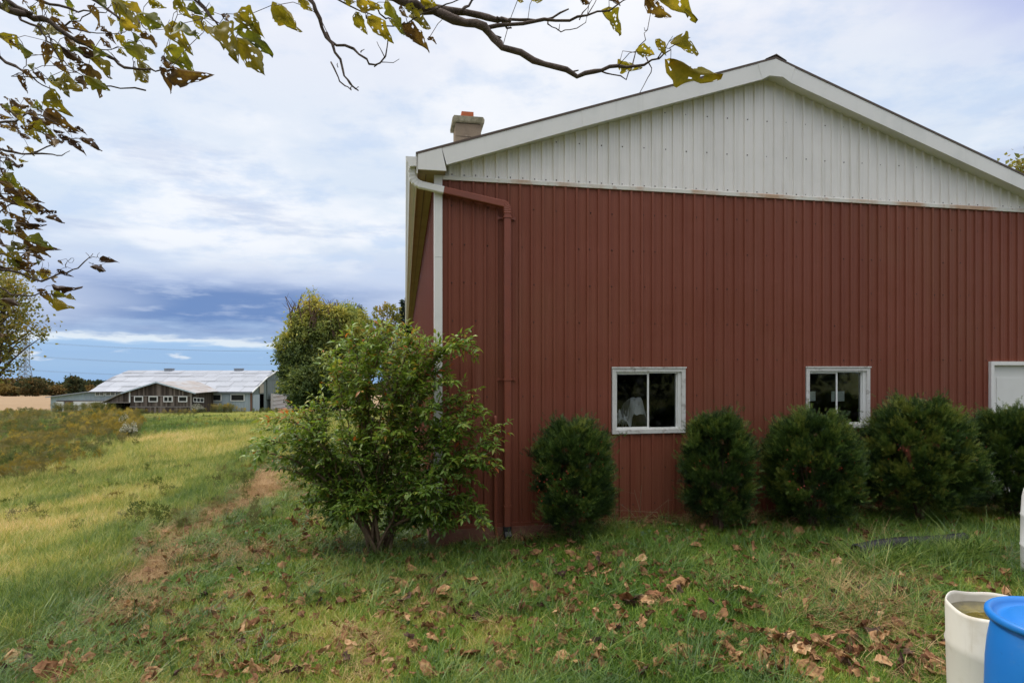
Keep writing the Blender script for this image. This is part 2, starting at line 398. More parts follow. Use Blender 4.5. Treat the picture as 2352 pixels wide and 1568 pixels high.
# ------------------------------------------------------------------ ground
def make_ground():
    def axis(a, b, dense_lo, dense_hi, step, grow=1.09):
        xs = list(np.arange(dense_lo, dense_hi + 1e-6, step))
        s = step; x = dense_hi
        while x < b: s *= grow; x += s; xs.append(x)
        s = step; x = dense_lo
        while x > a: s *= grow; x -= s; xs.insert(0, x)
        return np.array(xs)
    xs = axis(-3000, 3000, -9, 7, .11); ys = axis(-200, 5000, 2.5, 15, .11, 1.075)
    X, Y = np.meshgrid(xs, ys)
    Z = gz(X, Y)
    nx, ny = len(xs), len(ys)
    v = np.stack([X.ravel(), Y.ravel(), Z.ravel()], 1)
    i, j = np.meshgrid(np.arange(nx - 1), np.arange(ny - 1))
    a = (j * nx + i).ravel()
    f = np.stack([a, a + 1, a + nx + 1, a + nx], 1)
    x, y = X.ravel(), Y.ravel()
    q, s = qs(x, y)
    # zone colours: what grows there
    lawn = np.array([.085, .095, .03]); soil = np.array([.10, .068, .038]); slope = np.array([.23, .21, .07])
    weeds = np.array([.12, .09, .04]); field = np.array([.52, .34, .19]); meadow = np.array([.19, .20, .05]); straw = np.array([.30, .185, .095])
    c = np.tile(lawn, (len(x), 1))
    def mixc(w, col):
        nonlocal c
        c = c * (1 - w[:, None]) + np.asarray(col)[None, :] * w[:, None]
    n = fbm(x, y, .9, 7.0); n2 = fbm(x, y, .25, 21.0); n3 = fbm(x, y, .07, 5.0)
    mixc(sstep(n, .45, .7) * .5, soil)
    mixc(sstep(q + (n - .5) * 1.2, -4.0, -5.4), slope)
    mixc(sstep(y, 22, 34), meadow)
    mixc(sstep(y, 22, 30) * sstep(n3, .5, .62) * .6, weeds)
    mixc(sstep(y, 12, 20) * sstep(x / np.maximum(y, 1), -.56, -.66) * (1 - sstep(y, 66, 72)) * .8, weeds)
    rut = np.exp(-((q + 3.35 + .25 * np.sin(s * 1.1) + (n - .5) * .8) / .33) ** 2) * sstep(s, -1.0, -.1) * (1 - sstep(s, 5, 9))
    mixc(np.clip(rut * 1.3, 0, 1) * sstep(n2 + n, .6, .95), straw)
    wall = sstep(-s, .9, .15) * sstep(q, -.2, .2) * sstep(s, -4, -.9)
    mixc(wall * .75, soil)
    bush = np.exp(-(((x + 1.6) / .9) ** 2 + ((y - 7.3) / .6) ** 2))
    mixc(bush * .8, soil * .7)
    infield = ((y > 80) & (y < 408) & (x < -20) & (x > -900))
    cols = np.concatenate([c, np.ones((len(c), 1))], 1).astype(np.float32)
    fm = infield[f].all(axis=1)
    m = bpy.data.materials.new('soil_and_turf'); m.use_nodes = True
    t = NT(m.node_tree)
    oc = t.n('ShaderNodeTexCoord').outputs['Object']
    at = t.n('ShaderNodeAttribute', {'attribute_name': 'zone'})
    cc = t.mix(t.math('MULTIPLY', t.ss(t.noise(oc, 6.0, 8.0, .7), .35, .7), .55), at.outputs['Color'], t.mix(1.0, at.outputs['Color'], (.45, .48, .45), 'MULTIPLY'))
    cc = t.mix(t.math('MULTIPLY', t.ss(t.noise(oc, .35, 6.0, .65), .5, .72), .45), cc, (.17, .15, .05))
    b = t.n('ShaderNodeBsdfPrincipled', None, Base_Color=cc, Roughness=.95)
    b.inputs['Specular IOR Level'].default_value = .05
    bp = t.n('ShaderNodeBump', None, Height=t.noise(oc, 25.0, 6.0, .7), Strength=.6, Distance=.04)
    m.node_tree.links.new(bp.outputs[0], b.inputs['Normal'])
    t.n('ShaderNodeOutputMaterial', None, Surface=b.outputs[0])
    for nm, sel in (('ground', ~fm), ('crop_field', fm)):
        ff = f[sel]
        used, inv = np.unique(ff, return_inverse=True)
        me = new_mesh(nm, v[used], inv.reshape(-1, 4), m if nm == 'ground' else None, None, True)
        ca = me.attributes.new('zone', 'FLOAT_COLOR', 'POINT')
        ca.data.foreach_set('color', cols[used].ravel())
        if nm == 'crop_field':
            me.materials.append(pmat('ripe_crop', (.29, .20, .12), .95, .05, noise=[(.04, (.34, .245, .155), .4, .65, .7), (.5, (.24, .16, .09), .45, .7, .5), (4, (.35, .26, .165), .5, .7, .4)], bump=(3, .5, .3)))
        o = link(nm, me); o['kind'] = 'structure'
make_ground()

# ------------------------------------------------------------------ the red barn
ROOF_T, ROOF_Z, PITCH, FH = 4.632, 6.31, .3333, .22
BW, BL = 9.264, 27.0
def roofz(t): return ROOF_Z - PITCH * abs(t - ROOF_T)
W1 = (2.338, 3.383, 1.171, 2.052)
W2 = (5.228, 6.261, 1.190, 2.060)
DR = (8.337, 9.17, 0.04, 2.149)
barn = thing('barn', 'large brown-red steel-sided barn with a white gable and low pitched roof', 'barn', (CX, CY, 0), ANG)

def rib_profile(t0, t1):
    pts = []
    k0 = int(math.floor(t0 / .1524)) - 1
    k1 = int(math.ceil(t1 / .1524)) + 1
    for k in range(k0, k1):
        b = k * .1524
        for dt, dp in ((0, 0), (.007, .021), (.033, .021), (.040, 0), (.070, 0), (.076, .0016), (.086, .0016), (.092, 0), (.110, 0), (.116, .0016), (.126, .0016), (.132, 0)):
            pts.append((b + dt, dp))
    return pts
def ribbed(mb, t0, t1, zlo, zhi, holes=(), off=0.0):
    """vertical ribbed sheet on the plane y=-depth between t0 and t1; zlo/zhi functions of t"""
    pr = rib_profile(t0, t1)
    ts = [p[0] for p in pr]; ds = [p[1] for p in pr]
    cut = sorted(set([t0, t1] + [p for p in ts if t0 < p < t1] + [h for w in holes for h in w[:2] if t0 < h < t1]))
    dep = lambda t: float(np.interp(t, ts, ds)) + off
    for a, b in zip(cut[:-1], cut[1:]):
        if b - a < 1e-5: continue
        mid = (a + b) / 2
        segs = [((zlo(a), zlo(b)), (zhi(a), zhi(b)))]
        for w in holes:
            if w[0] < mid < w[1]:
                ns = []
                for lo, hi in segs:
                    if lo[0] < w[2]: ns.append((lo, (w[2], w[2])))
                    if hi[0] > w[3]: ns.append(((w[3], w[3]), hi))
                segs = ns
        for lo, hi in segs:
            mb.add([(a, -dep(a), lo[0]), (b, -dep(b), lo[1]), (b, -dep(b), hi[1]), (a, -dep(a), hi[0])], [(0, 1, 2, 3)])

def build_barn():
    # siding sheets on the front, each lapped 1.5 mm proud of the next
    sheets = [.04 + .9144 * k for k in range(11)]
    sheets[-1] = BW - .04
    holes = (W1, W2, DR)
    for i, (a, b) in enumerate(zip(sheets[:-1], sheets[1:])):
        mb = MB(); ribbed(mb, a + .002, b - .001, lambda t: .02, lambda t: 4.44, holes, .0035 * (i % 2))
        mb.build('siding_panel', M['red'], barn)
        mg = MB(); ribbed(mg, a, b + (.02 if i < 9 else 0), lambda t: 4.47, lambda t: max(4.472, roofz(t) - FH + .01), (), .001 + .0015 * (i % 2))
        mg.build('gable_panel', M['white'], barn)
    # side walls, rear wall, inner lining
    mb = MB()
    tmp = MB(); ribbed(tmp, .05, BL, lambda t: .02, lambda t: 4.50)
    mb.v = [(p[1], p[0], p[2]) for p in tmp.v]; mb.f = tmp.f; mb.t = tmp.t
    mb.build('side_wall', M['red'], barn)
    MB().box(BW - .02, BW, .05, BL, .02, 4.50).build('side_wall', M['red'], barn)
    MB().prism([(0, .0), (BW, .0), (BW, 4.5), (ROOF_T, roofz(ROOF_T) - .2), (0, 4.5)], BL, BL + .05).build('rear_wall', M['red'], barn)
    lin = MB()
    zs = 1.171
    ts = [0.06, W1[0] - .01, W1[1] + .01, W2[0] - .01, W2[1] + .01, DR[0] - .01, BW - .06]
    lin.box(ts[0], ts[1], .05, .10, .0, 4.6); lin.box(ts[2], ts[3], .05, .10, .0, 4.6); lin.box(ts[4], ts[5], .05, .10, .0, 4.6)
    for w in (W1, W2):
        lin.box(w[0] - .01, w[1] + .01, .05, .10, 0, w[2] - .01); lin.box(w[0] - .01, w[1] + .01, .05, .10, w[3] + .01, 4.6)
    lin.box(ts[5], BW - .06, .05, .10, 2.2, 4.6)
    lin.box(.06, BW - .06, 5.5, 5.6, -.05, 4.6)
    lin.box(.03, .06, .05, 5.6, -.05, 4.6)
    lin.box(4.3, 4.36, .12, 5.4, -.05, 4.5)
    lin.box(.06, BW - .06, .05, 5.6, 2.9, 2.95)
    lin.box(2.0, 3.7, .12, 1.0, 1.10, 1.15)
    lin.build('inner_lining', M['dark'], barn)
    MB().box(0, BW, 0, BL, -.1, 0.012).build('floor_slab', pmat('floor_concrete', (.12, .11, .1), .9, .1), barn)
    MB().box(-.085, BW + .05, -.045, BL, -4.0, .004).build('foundation', M['concrete_red'], barn)
    MB().box(.085, BW - .05, -.03, -.001, .006, .05).build('base_trim', M['red'], barn)
    # belt strip between the two colours
    b = MB(); b.prism([(-.031, 4.436), (-.031, 4.482), (-.02, 4.492), (-.0015, 4.492), (-.0015, 4.436)], .083, BW - .05, 'x'); b.build('belt_strip', M['belt'], barn)
    # corner trim
    for z0, z1, mt in ((.09, 1.9, 'trim'), (1.903, 3.45, 'trim'), (3.453, 4.488, 'trim')):
        c = MB(); c.box(-.022, .08, -.036, -.021, z0, z1); c.box(-.022, -.008, -.0205, .075, z0, z1); c.build('corner_trim', M[mt], barn)
    MB().box(-.028, .088, -.042, .0, .0, .085).build('trim_foot', M['weathered'], barn)
    c = MB(); c.box(BW - .06, BW + .03, -.036, -.021, .0, 4.488); c.build('corner_trim', M['trim'], barn)
    # roof: two ribbed slopes with thickness
    for sgn in (-1, 1):
        r = MB()
        tE = ROOF_T + sgn * (ROOF_T + .255)
        n = 90
        for k in range(n):
            s0 = -.2 + (BL + .4) * k / n; s1 = -.2 + (BL + .4) * (k + 1) / n
            for (a, b2, h0, h1) in ((s0, s0 + (s1 - s0) * .72, 0, 0), (s0 + (s1 - s0) * .72, s0 + (s1 - s0) * .86, 0, .02), (s0 + (s1 - s0) * .86, s1, .02, 0)):
                r.add([(ROOF_T, a, ROOF_Z + .012 + h0), (ROOF_T, b2, ROOF_Z + .012 + h1), (tE, b2, roofz(tE) + .012 + h1), (tE, a, roofz(tE) + .012 + h0)], [(0, 1, 2, 3)])
        r.add([(ROOF_T, -.2, ROOF_Z - .02), (ROOF_T, BL + .2, ROOF_Z - .02), (tE, BL + .2, roofz(tE) - .02), (tE, -.2, roofz(tE) - .02)], [(0, 3, 2, 1)])
        r.build('roof', M['roof'], barn)
        d = MB()
        d.prism([(ROOF_T, ROOF_Z - .012), (ROOF_T, ROOF_Z + .016), (tE, roofz(tE) + .016), (tE, roofz(tE) - .012)], -.208, -.2005)
        d.build('drip_edge', M['drip'], barn)
    # screws on the roof edge and a ridge cap
    rc = MB(); rc.prism([(ROOF_T - .16, ROOF_Z - .03), (ROOF_T, ROOF_Z + .05), (ROOF_T + .16, ROOF_Z - .03), (ROOF_T, ROOF_Z + .035)], -.215, BL + .2)
    rc.build('ridge_cap', M['drip'], barn)
    # fascia boards on the gable
    def fas(t0, t1, proud, bottom=None, lean0=0, lean1=0):
        m = MB()
        b0 = roofz(t0) - FH if bottom is None else bottom[0]; b1 = roofz(t1) - FH if bottom is None else bottom[1]
        top = [(t0, roofz(t0) - .013), (t1, roofz(t1) - .013)]
        low = [(t1 + lean1, b1), (t0 + lean0, b0)]
        if t0 < ROOF_T < t1:
            top.insert(1, (ROOF_T, ROOF_Z - .013)); low = [(t1 + lean1, b1 - .0), (ROOF_T + .1, roofz(ROOF_T + .1) - FH), (ROOF_T - .1, roofz(ROOF_T - .1) - FH), (t0 + lean0, b0)]
        m.prism(top + low, -.2 - proud, -.18)
        m.build('fascia_board', M['trim'], barn)
    fas(-.228, .06, .004, (4.49, 4.49), 0, .06)
    fas(.063, 1.86, .0, None, .06, .02)
    fas(1.857, 4.36, .002, None, .02, .07)
    fas(4.357, 4.92, .005, None, .07, -.07)
    fas(4.923, BW + .23, .0, None, -.07, 0)
    sf = MB()
    for t0, t1 in ((.06, ROOF_T), (ROOF_T, BW + .2)):
        sf.add([(t0, -.18, roofz(t0) - FH + .012), (t1, -.18, roofz(t1) - FH + .012), (t1, .04, roofz(t1) - FH + .012), (t0, .04, roofz(t0) - FH + .012)], [(0, 1, 2, 3)])
    sf.build('gable_soffit', M['trim'], barn)
    MB().box(-.228, .118, -.178, -.024, 4.492, 4.50).build('eave_return', M['soffit'], barn)
    # eave: soffit, fascia, gutter
    for sg in (0, 1):
        f = (lambda t: t) if sg == 0 else (lambda t: BW - t)
        def bx(m, a, b, *r): m.box(min(f(a), f(b)), max(f(a), f(b)), *r)
        m = MB(); bx(m, -.228, -.019, -.0235, BL, 4.491, 4.50); m.build('eave_soffit', M['soffit'], barn)
        m = MB(); bx(m, -.246, -.230, -.176, BL, 4.45, 4.68); m.build('eave_fascia', M['trim'], barn)
        g = MB()
        prof = [(-.248, 4.645), (-.248, 4.535), (-.325, 4.525), (-.347, 4.565), (-.372, 4.60), (-.378, 4.645), (-.366, 4.645), (-.361, 4.605), (-.338, 4.57), (-.32, 4.532), (-.254, 4.54), (-.254, 4.645)]
        g.prism([(f(a), z) for a, z in prof], -.185, BL)
        g.prism([(f(a), z) for a, z in prof[:6]], -.19, -.1855)
        g.build('gutter', M['trim'], barn)
        # soffit seams
        sm = MB()
        for k in range(1, 2):
            bx(sm, -.13, -.12, -.02, BL, 4.484, 4.4905)
        sm.build('soffit_seam', M['drip'], barn)
    # screws: rows over the red sheets and the gable
    sc = MB()
    def screw(t, z, r=.0075, d=.012):
        sc.add([(t - r, -.001, z - r), (t + r, -.001, z - r), (t + r, -.001, z + r), (t - r, -.001, z + r), (t - r * .6, -d, z - r * .6), (t + r * .6, -d, z - r * .6), (t + r * .6, -d, z + r * .6), (t - r * .6, -d, z + r * .6)],
               [(4, 5, 6, 7), (0, 1, 5, 4), (1, 2, 6, 5), (2, 3, 7, 6), (3, 0, 4, 7)])
    rnd = random.Random(3)
    for r_ in range(9):
        z = .22 + .487 * r_
        t = .16
        while t < BW - .1:
            tt = .1524 * round(t / .1524) + .053 + rnd.uniform(-.01, .01)
            if not any(w[0] - .03 < tt < w[1] + .03 and w[2] - .03 < z < w[3] + .03 for w in holes): screw(tt, z + rnd.uniform(-.006, .006))
            t += rnd.choice((.1524, .3048, .3048, .457))
    for z, st in ((4.515, .1524), (5.02, .3), (5.52, .3)):
        t = .1
        while t < BW - .1:
            tt = .1524 * round(t / .1524) + .053 + rnd.uniform(-.01, .01)
            if z < roofz(tt) - FH - .05: screw(tt, z + rnd.uniform(-.005, .005), .007)
            t += st
    sc.build('screws', M['iron'], barn, kind='stuff')
    # windows
    for wi, w in enumerate((W1, W2)):
        a, b, z0, z1 = w
        e = .001
        fr = MB(); T = .052
        fr.box(a - e, b + e, -.034, .09, z1 - T, z1 + e); fr.box(a - e, b + e, -.034, .09, z0 - e, z0 + T)
        fr.box(a - e, a + T, -.033, .09, z0 + T, z1 - T); fr.box(b - T, b + e, -.033, .09, z0 + T, z1 - T)
        fr.box(a - .012, b + .012, -.045, -.030, z1 - .004, z1 + .014)
        win = fr.build('window', M['weathered'], barn)
        ia, ib, iz0, iz1 = a + T, b - T, z0 + T, z1 - T
        st = MB()
        st.box(ia, ib, -.012, .06, iz1 - .02, iz1 - .0005); st.box(ia, ib, -.012, .06, iz0 + .0005, iz0 + .022)
        st.box(ia + .0005, ia + .018, -.010, .06, iz0 + .022, iz1 - .02); st.box(ib - .05, ib - .0005, -.010, .06, iz0 + .022, iz1 - .02)
        st.box(ib - .066, ib - .05, .012, .06, iz0 + .022, iz1 - .02)
        st.build('track', M['vinyl'], win)
        mid = ia + (ib - ia) * .49
        ml = MB(); ml.box(mid - .008, mid + .016, .0, .02, iz0 + .022, iz1 - .02); ml.box(ia + .018, mid - .008, .0, .018, iz1 - .036, iz1 - .0205)
        ml.box(ia + .018, mid - .008, .0, .018, iz0 + .0225, iz0 + .034)
        ml.build('sash', M['vinyl'], win)
        MB().box(ia + .018, mid - .008, .006, .010, iz0 + .034, iz1 - .036).build('pane', M['glass'], win)
        MB().box(mid + .0165, ib - .066, .026, .030, iz0 + .0225, iz1 - .0205).build('pane', M['glass'], win)
    # door
    a, b, z0, z1 = DR
    fr = MB(); T = .055
    fr.box(a - .002, b + .06, -.05, .06, z1 - T, z1 + .002); fr.box(a - .002, a + T, -.049, .06, z0, z1 - T); fr.box(b + .002, b + .06, -.049, .06, z0, z1 - T)
    d = fr.build('door_frame', M['trim'], barn)
    m = MB(); m.box(a + T, b, .012, .05, z0 + .06, z1 - T - .002)
    m.box(a + .16, b - .1, .004, .0125, .25, .85); m.box(a + .16, b - .1, .004, .0125, 1.02, 1.9)
    m.build('door', M['door'], barn)
    MB().box(a + T, b, -.03, .03, z0 + .001, z0 + .055).build('door_sill', M['vinyl'], barn)
    MB().box(a - .1, b + .2, -.5, -.047, -.1, .0).build('door_step', pmat('step_concrete', (.25, .2, .16), .9, .1, noise=[(6, (.17, .13, .1), .4, .7, .7)]), barn)
    # downspout
    def sweep(mb, path, w, h, ribs=None):
        pts = [Vector(p) for p in path]; v = []; f = []
        for i, p in enumerate(pts):
            tg = (pts[min(i + 1, len(pts) - 1)] - pts[max(i - 1, 0)]).normalized()
            n1 = Vector((0, 1, 0)); n1 = (n1 - tg * n1.dot(tg)).normalized(); n2 = tg.cross(n1)
            g = 1.0 if not ribs else (1.0 + ribs * (i % 2))
            for x_, y_ in ((-.5, -.38), (-.38, -.5), (.38, -.5), (.5, -.38), (.5, .38), (.38, .5), (-.38, .5), (-.5, .38)):
                v.append(p + n2 * x_ * w * g + n1 * y_ * h * g)
        n = 8
        for i in range(len(pts) - 1):
            for k in range(n): f.append((i * n + k, i * n + (k + 1) % n, (i + 1) * n + (k + 1) % n, (i + 1) * n + k))
        f += [tuple(range(n - 1, -1, -1)), tuple((len(pts) - 1) * n + k for k in range(n))]
        mb.add(v, f)
    sy = -.082
    A = Vector((-.20, sy, 4.335)); B = Vector((.86, sy, 4.145))
    dr = (B - A).normalized()
    S1 = A + dr * .30
    e1 = MB(); e1_path = []
    for i in range(13):
        k = i / 12
        p0, p1, p2 = Vector((-.305, sy - .01, 4.53)), Vector((-.305, sy, 4.35)), A + dr * .02
        e1_path.append(p0 * (1 - k) ** 2 + p1 * 2 * k * (1 - k) + p2 * k * k)
    sweep(e1, e1_path, .088, .066, .09)
    ds = MB(); sweep(ds, [Vector((.905, sy, 4.03)), Vector((.905, sy, .02))], .085, .066)
    sweep(ds, [S1, B], .088, .066)
    down = ds.build('downspout', pmat('red_downspout', (.23, .066, .04), .4, .35, noise=[(3, (.16, .055, .04), .4, .7, .5)]), barn)
    e1.build('elbow', M['trim'], down)
    wsec = MB(); sweep(wsec, [A, S1 - dr * .001], .0885, .0665); wsec.build('white_section', M['trim'], down, label='unpainted white upper section')
    e2 = MB(); pth = []
    for i in range(15):
        k = i / 14
        p0, p1, p2 = B - dr * .01, B + dr * .05, Vector((.905, sy, 4.02))
        pth.append(p0 * (1 - k) ** 2 + p1 * 2 * k * (1 - k) + p2 * k * k)
    sweep(e2, pth, .09, .068, .09); e2.build('elbow', down.data.materials[0], down)
    for z in (3.98, 1.905):
        s_ = MB(); s_.box(.855, .955, sy - .040, sy + .034, z - .012, z + .012); s_.box(.80, .856, -.03, -.018, z - .008, z + .008); s_.box(.954, 1.01, -.03, -.018, z - .008, z + .008)
        s_.box(.785, .812, -.026, -.014, z - .02, z + .02); s_.box(.998, 1.025, -.026, -.014, z - .02, z + .02)
        s_.build('strap', down.data.materials[0], down)
    bl = MB(); sweep(bl, [Vector((.905, sy, .02)), Vector((.905, sy - .01, -.05)), Vector((.915, sy - .06, -.11))], .10, .08); bl.build('outlet', M['black'], down)
    cl = MB(); cl.box(.858, .952, sy - .037, sy + .033, .27, .295); cl.build('collar', down.data.materials[0], down)
    # conduit
    cn = MB(); cn.tube([(.755, -.055, 1.30), (.755, -.055, .05), (.765, -.06, -.05), (.79, -.08, -.2)], .019, 8)
    co = cn.build('conduit', down.data.materials[0], barn)
    bo = MB(); bo.lathe([(0, 0), (.02, .0), (.026, .02), (.026, .15), (.02, .17), (0, .17)], 0, 0, 10)
    bo.v = [(p[0] * .95 + .752, p[1] * 1.3 - .062, p[2] + 1.27) for p in bo.v]
    bo.build('conduit_body', down.data.materials[0], co, True)
    MB().box(.728, .782, -.04, -.018, .95, .965).build('clip', down.data.materials[0], co)
    # chimney of concrete blocks
    ct, cs = .585, 1.83
    ch = MB(); ch.box(ct - .185, ct + .185, cs - .185, cs + .185, 4.7, 5.866); chim = ch.build('chimney', M['mortar'], barn)
    z = 4.835; kk = 0
    while z < 5.79:
        h = .196
        if kk % 2 == 0:
            segs = [(-.2, .2)]
        else: segs = [(-.2, -.004), (.004, .2)]
        for a_, b_ in segs:
            bl = MB(); bl.box(ct + a_, ct + b_, cs - .2, cs + .2 if kk % 2 else cs - .02, z, z + h); bl.build('block', M['block'], chim)
        if kk % 2 == 0:
            bl = MB(); bl.box(ct - .2, ct + .2, cs - .012, cs + .2, z, z + h); bl.build('block', M['block'], chim)
        z += .204; kk += 1
    cp = MB(); cp.prism([(ct - .245, 5.865), (ct + .245, 5.865), (ct + .25, 5.91), (ct + .225, 5.95), (ct - .225, 5.95), (ct - .25, 5.91)], cs - .25, cs + .25)
    cp.build('cap', M['cap'], chim)
    fl = MB(); fl.box(ct - .095, ct + .095, cs - .095, cs + .095, 5.95, 6.085); fl.build('flue', M['clay'], chim)
build_barn()

def bl_pt(t, s, z):
    x, y = from_qs(t, s); return Vector((x, y, z))

# things in the windows
def window_things():
    n = 46
    v = []; f = []
    for j in range(n):
        for i in range(n):
            a = i / (n - 1); b = j / (n - 1)
            x = -.02 + a * .62; y = .06 + b * .5
            g1 = math.exp(-((x - .36) / .14) ** 2) * .33; g2 = math.exp(-((x - .10) / .16) ** 2) * .19
            g1 = .30 * (1 - sstep(abs(x - .37), .06, .19)); z = max(g1, g2) * (1 - .8 * (b - .2) ** 2) - abs(float(fbm(x, y, 11, 2.0, 3)) - .5) * .42 * (.35 + (x < .26)) + .05 + (float(vnoise(x, y, 26, 5.0)) - .5) * .035
            z *= 1.2; z *= sstep(a, 0, .06) * sstep(1 - a, 0, .22) * sstep(b, -.25, .25)
            v.append((x, y, max(0, float(z))))
    for j in range(n - 1):
        for i in range(n - 1): f.append((j * n + i, j * n + i + 1, (j + 1) * n + i + 1, (j + 1) * n + i))
    v += [(p[0], p[1], -.004) for p in v]
    m = pmat('plastic_sheet', (.80, .82, .82), .28, .5, noise=[(4, (.55, .58, .61), .45, .6, .7)])
    me = new_mesh('plastic_sheeting', v, f, m)
    o = link('plastic_sheeting', me, None, bl_pt(W1[0] + .06, .035, 1.22)); o.rotation_euler = (0, 0, ANG)
    tag(o, 'crumpled silver-white plastic sheeting heaped behind the left barn window', 'plastic sheeting')
    for (t0, t1, z0, z1, lab) in ((W2[0] + .072, W2[0] + .195, 1.575, 1.715, 'square paper notice at the left edge of the right barn window'),
                                  (W2[0] + .452, W2[0] + .665, 1.565, 1.715, 'paper notice stuck behind the middle bar of the right barn window')):
        c = bl_pt((t0 + t1) / 2, .036, z0)
        w = (t1 - t0) / 2; h = z1 - z0
        mb = MB(); mb.add([(-w, 0, 0), (w, 0, .004), (w, .002, h), (-w, 0, h), (-w, .0012, 0), (w, .0012, .004), (w, .0032, h), (-w, .0012, h)], [(0, 1, 2, 3), (7, 6, 5, 4), (0, 4, 5, 1), (1, 5, 6, 2), (2, 6, 7, 3), (3, 7, 4, 0)])
        me = new_mesh('paper_notice', mb.v, mb.f, M['paper'])
        o = link('paper_notice', me, None, c); o.rotation_euler = (0, 0, ANG)
        tag(o, lab, 'paper', 'notices behind the barn window')
window_things()

# ------------------------------------------------------------------ weathered barn far left
def far_barn():
    O = (-43.0, 75.0, -3.5)
    b = thing('farm_shed', 'long low grey metal shed with pale sheet roof and weathered wooden wing', 'barn', O)
    def mb(): return MB(O)
    blue = pmat('grey_blue_cladding', (.33, .39, .43), .6, .25, streak=[(3, (.24, .29, .33), .45, .7, .6), (12, (.42, .47, .50), .5, .7, .5)], noise=[(.8, (.40, .42, .42), .5, .7, .5)], vary=.1)
    green = pmat('dull_green_sheet', (.155, .19, .185), .6, .2, streak=[(2, (.11, .135, .135), .4, .7, .7)], vary=.3)
    wood = pmat('weathered_planks', rough=.9, spec=.1, tint=[(0, (.055, .043, .036)), (.5, (.12, .095, .08)), (1, (.22, .18, .155))], streak=[(5, (.05, .04, .035), .5, .75, .5)])
    sheet = pmat('pale_roof_sheet', (.33, .345, .38), .5, .3, metal=.15, noise=[(.35, (.38, .39, .42), .4, .7, .6), (.9, (.26, .19, .15), .66, .76, .6), (5, (.33, .33, .36), .5, .7, .4)], vary=.16)
    rust = pmat('rusty_roof_sheet', (.30, .26, .235), .6, .25, noise=[(.6, (.36, .36, .37), .4, .6, .9), (3, (.30, .2, .14), .5, .7, .5)], vary=.12)
    whitep = pmat('white_board', (.66, .65, .63), .6, .2, noise=[(.7, (.5, .48, .45), .5, .7, .7)])
    frm = pmat('white_frame', (.78, .78, .76), .5, .3)
    pane = pmat('dark_pane', (.018, .02, .022), .12, .5)
    hole = pmat('dark_room', (.02, .016, .013), .9, .05)
    G = -4.2
    X0, X1 = -53.6, -33.15
    YF, YB = 75.3, 91.0
    EV, BK, RG = -.95, .88, 1.70
    # roof sheets: five rows down each slope
    rows = [(83.0, RG, 81.3, RG - .42), (81.33, RG - .43, 79.7, BK), (79.73, BK - .01, 78.1, BK - .63), (78.13, BK - .64, 76.5, BK - 1.25), (76.53, BK - 1.26, 74.95, EV - .03)]
    rnd = random.Random(5)
    nS = 12
    for ri, (y0, z0, y1, z1) in enumerate(rows):
        y1 += .045; z1 += .016
        off = rnd.uniform(0, 1)
        for k in range(-1, nS + 1):
            xa = X0 - .25 + (X1 - X0 + .5) * (k + off) / nS; xb = X0 - .25 + (X1 - X0 + .5) * (k + 1 + off) / nS
            xa = max(xa, X0 - .25); xb = min(xb, X1 + .25)
            if xb - xa < .2: continue
            xb -= .02
            m = mb(); n = 10; lift = rnd.uniform(0, .02); sk = rnd.uniform(-.015, .03)
            for i in range(n):
                p, q_ = xa + (xb - xa) * i / n, xa + (xb - xa) * (i + .5) / n
                r_ = xa + (xb - xa) * (i + 1) / n
                for (c, d, hc, hd) in ((p, q_, 0, .03), (q_, r_, .03, 0)):
                    m.add([(c, y0, z0 + hc + lift), (d, y0, z0 + hd + lift), (d, y1, z1 + hd + lift + sk), (c, y1, z1 + hc + lift + sk)], [(0, 3, 2, 1)])
            m.build('roof_sheet', sheet, b)
    m = mb(); m.add([(X0 - .22, 83, RG - .07), (X1 + .22, 83, RG - .07), (X1 + .22, 79.7, BK - .07), (X0 - .22, 79.7, BK - .07), (X1 + .22, 75.0, EV - .08), (X0 - .22, 75.0, EV - .08)], [(3, 2, 1, 0), (5, 4, 2, 3)])
    m.build('roof_deck', pmat('rusty_deck', (.17, .15, .14), .9, .05), b)
    m = mb(); m.add([(X0 - .25, 83, RG), (X1 + .25, 83, RG), (X1 + .25, 86.3, BK), (X0 - .25, 86.3, BK), (X1 + .25, 91.3, EV), (X0 - .25, 91.3, EV)], [(0, 1, 2, 3), (3, 2, 4, 5)])
    m.build('rear_roof', sheet, b)
    m = mb(); m.prism([(74.95, EV - .13), (79.7, BK - .1), (83, RG - .1), (86.3, BK - .1), (91.3, EV - .12), (91.3, EV - .02), (86.3, BK + .03), (83, RG + .03), (79.7, BK + .03), (74.95, EV)], X1 + .2, X1 + .27, 'x')
    m.build('verge_board', frm, b)
    for u in (389, 549):
        x = (u - 1176) / 1358 * 83
        m = mb(); m.box(x - .55, x + .55, 82.7, 83.3, RG - .02, RG + .24); m.box(x - .6, x + .6, 82.6, 83.4, RG + .24, RG + .31); m.build('ridge_vent', M['galv'], b)
    # front wall: ribbed cladding with openings, dark room behind
    def clad(m, xa, xb, y, z0, z1, step=.35, dep=.03, holes=()):
        x = xa
        while x < xb - 1e-6:
            e = min(x + step, xb)
            md = (x + e) / 2
            segs = [(z0, z1)]
            for h in holes:
                if h[0] < md < h[1]: segs = [s for lo, hi in segs for s in ((lo, h[2]), (h[3], hi)) if s[1] - s[0] > .02]
            for lo, hi in segs:
                m.add([(x, y, lo), (md, y - dep, lo), (e, y, lo), (e, y, hi), (md, y - dep, hi), (x, y, hi)], [(0, 1, 4, 5), (1, 2, 3, 4)])
            x = e
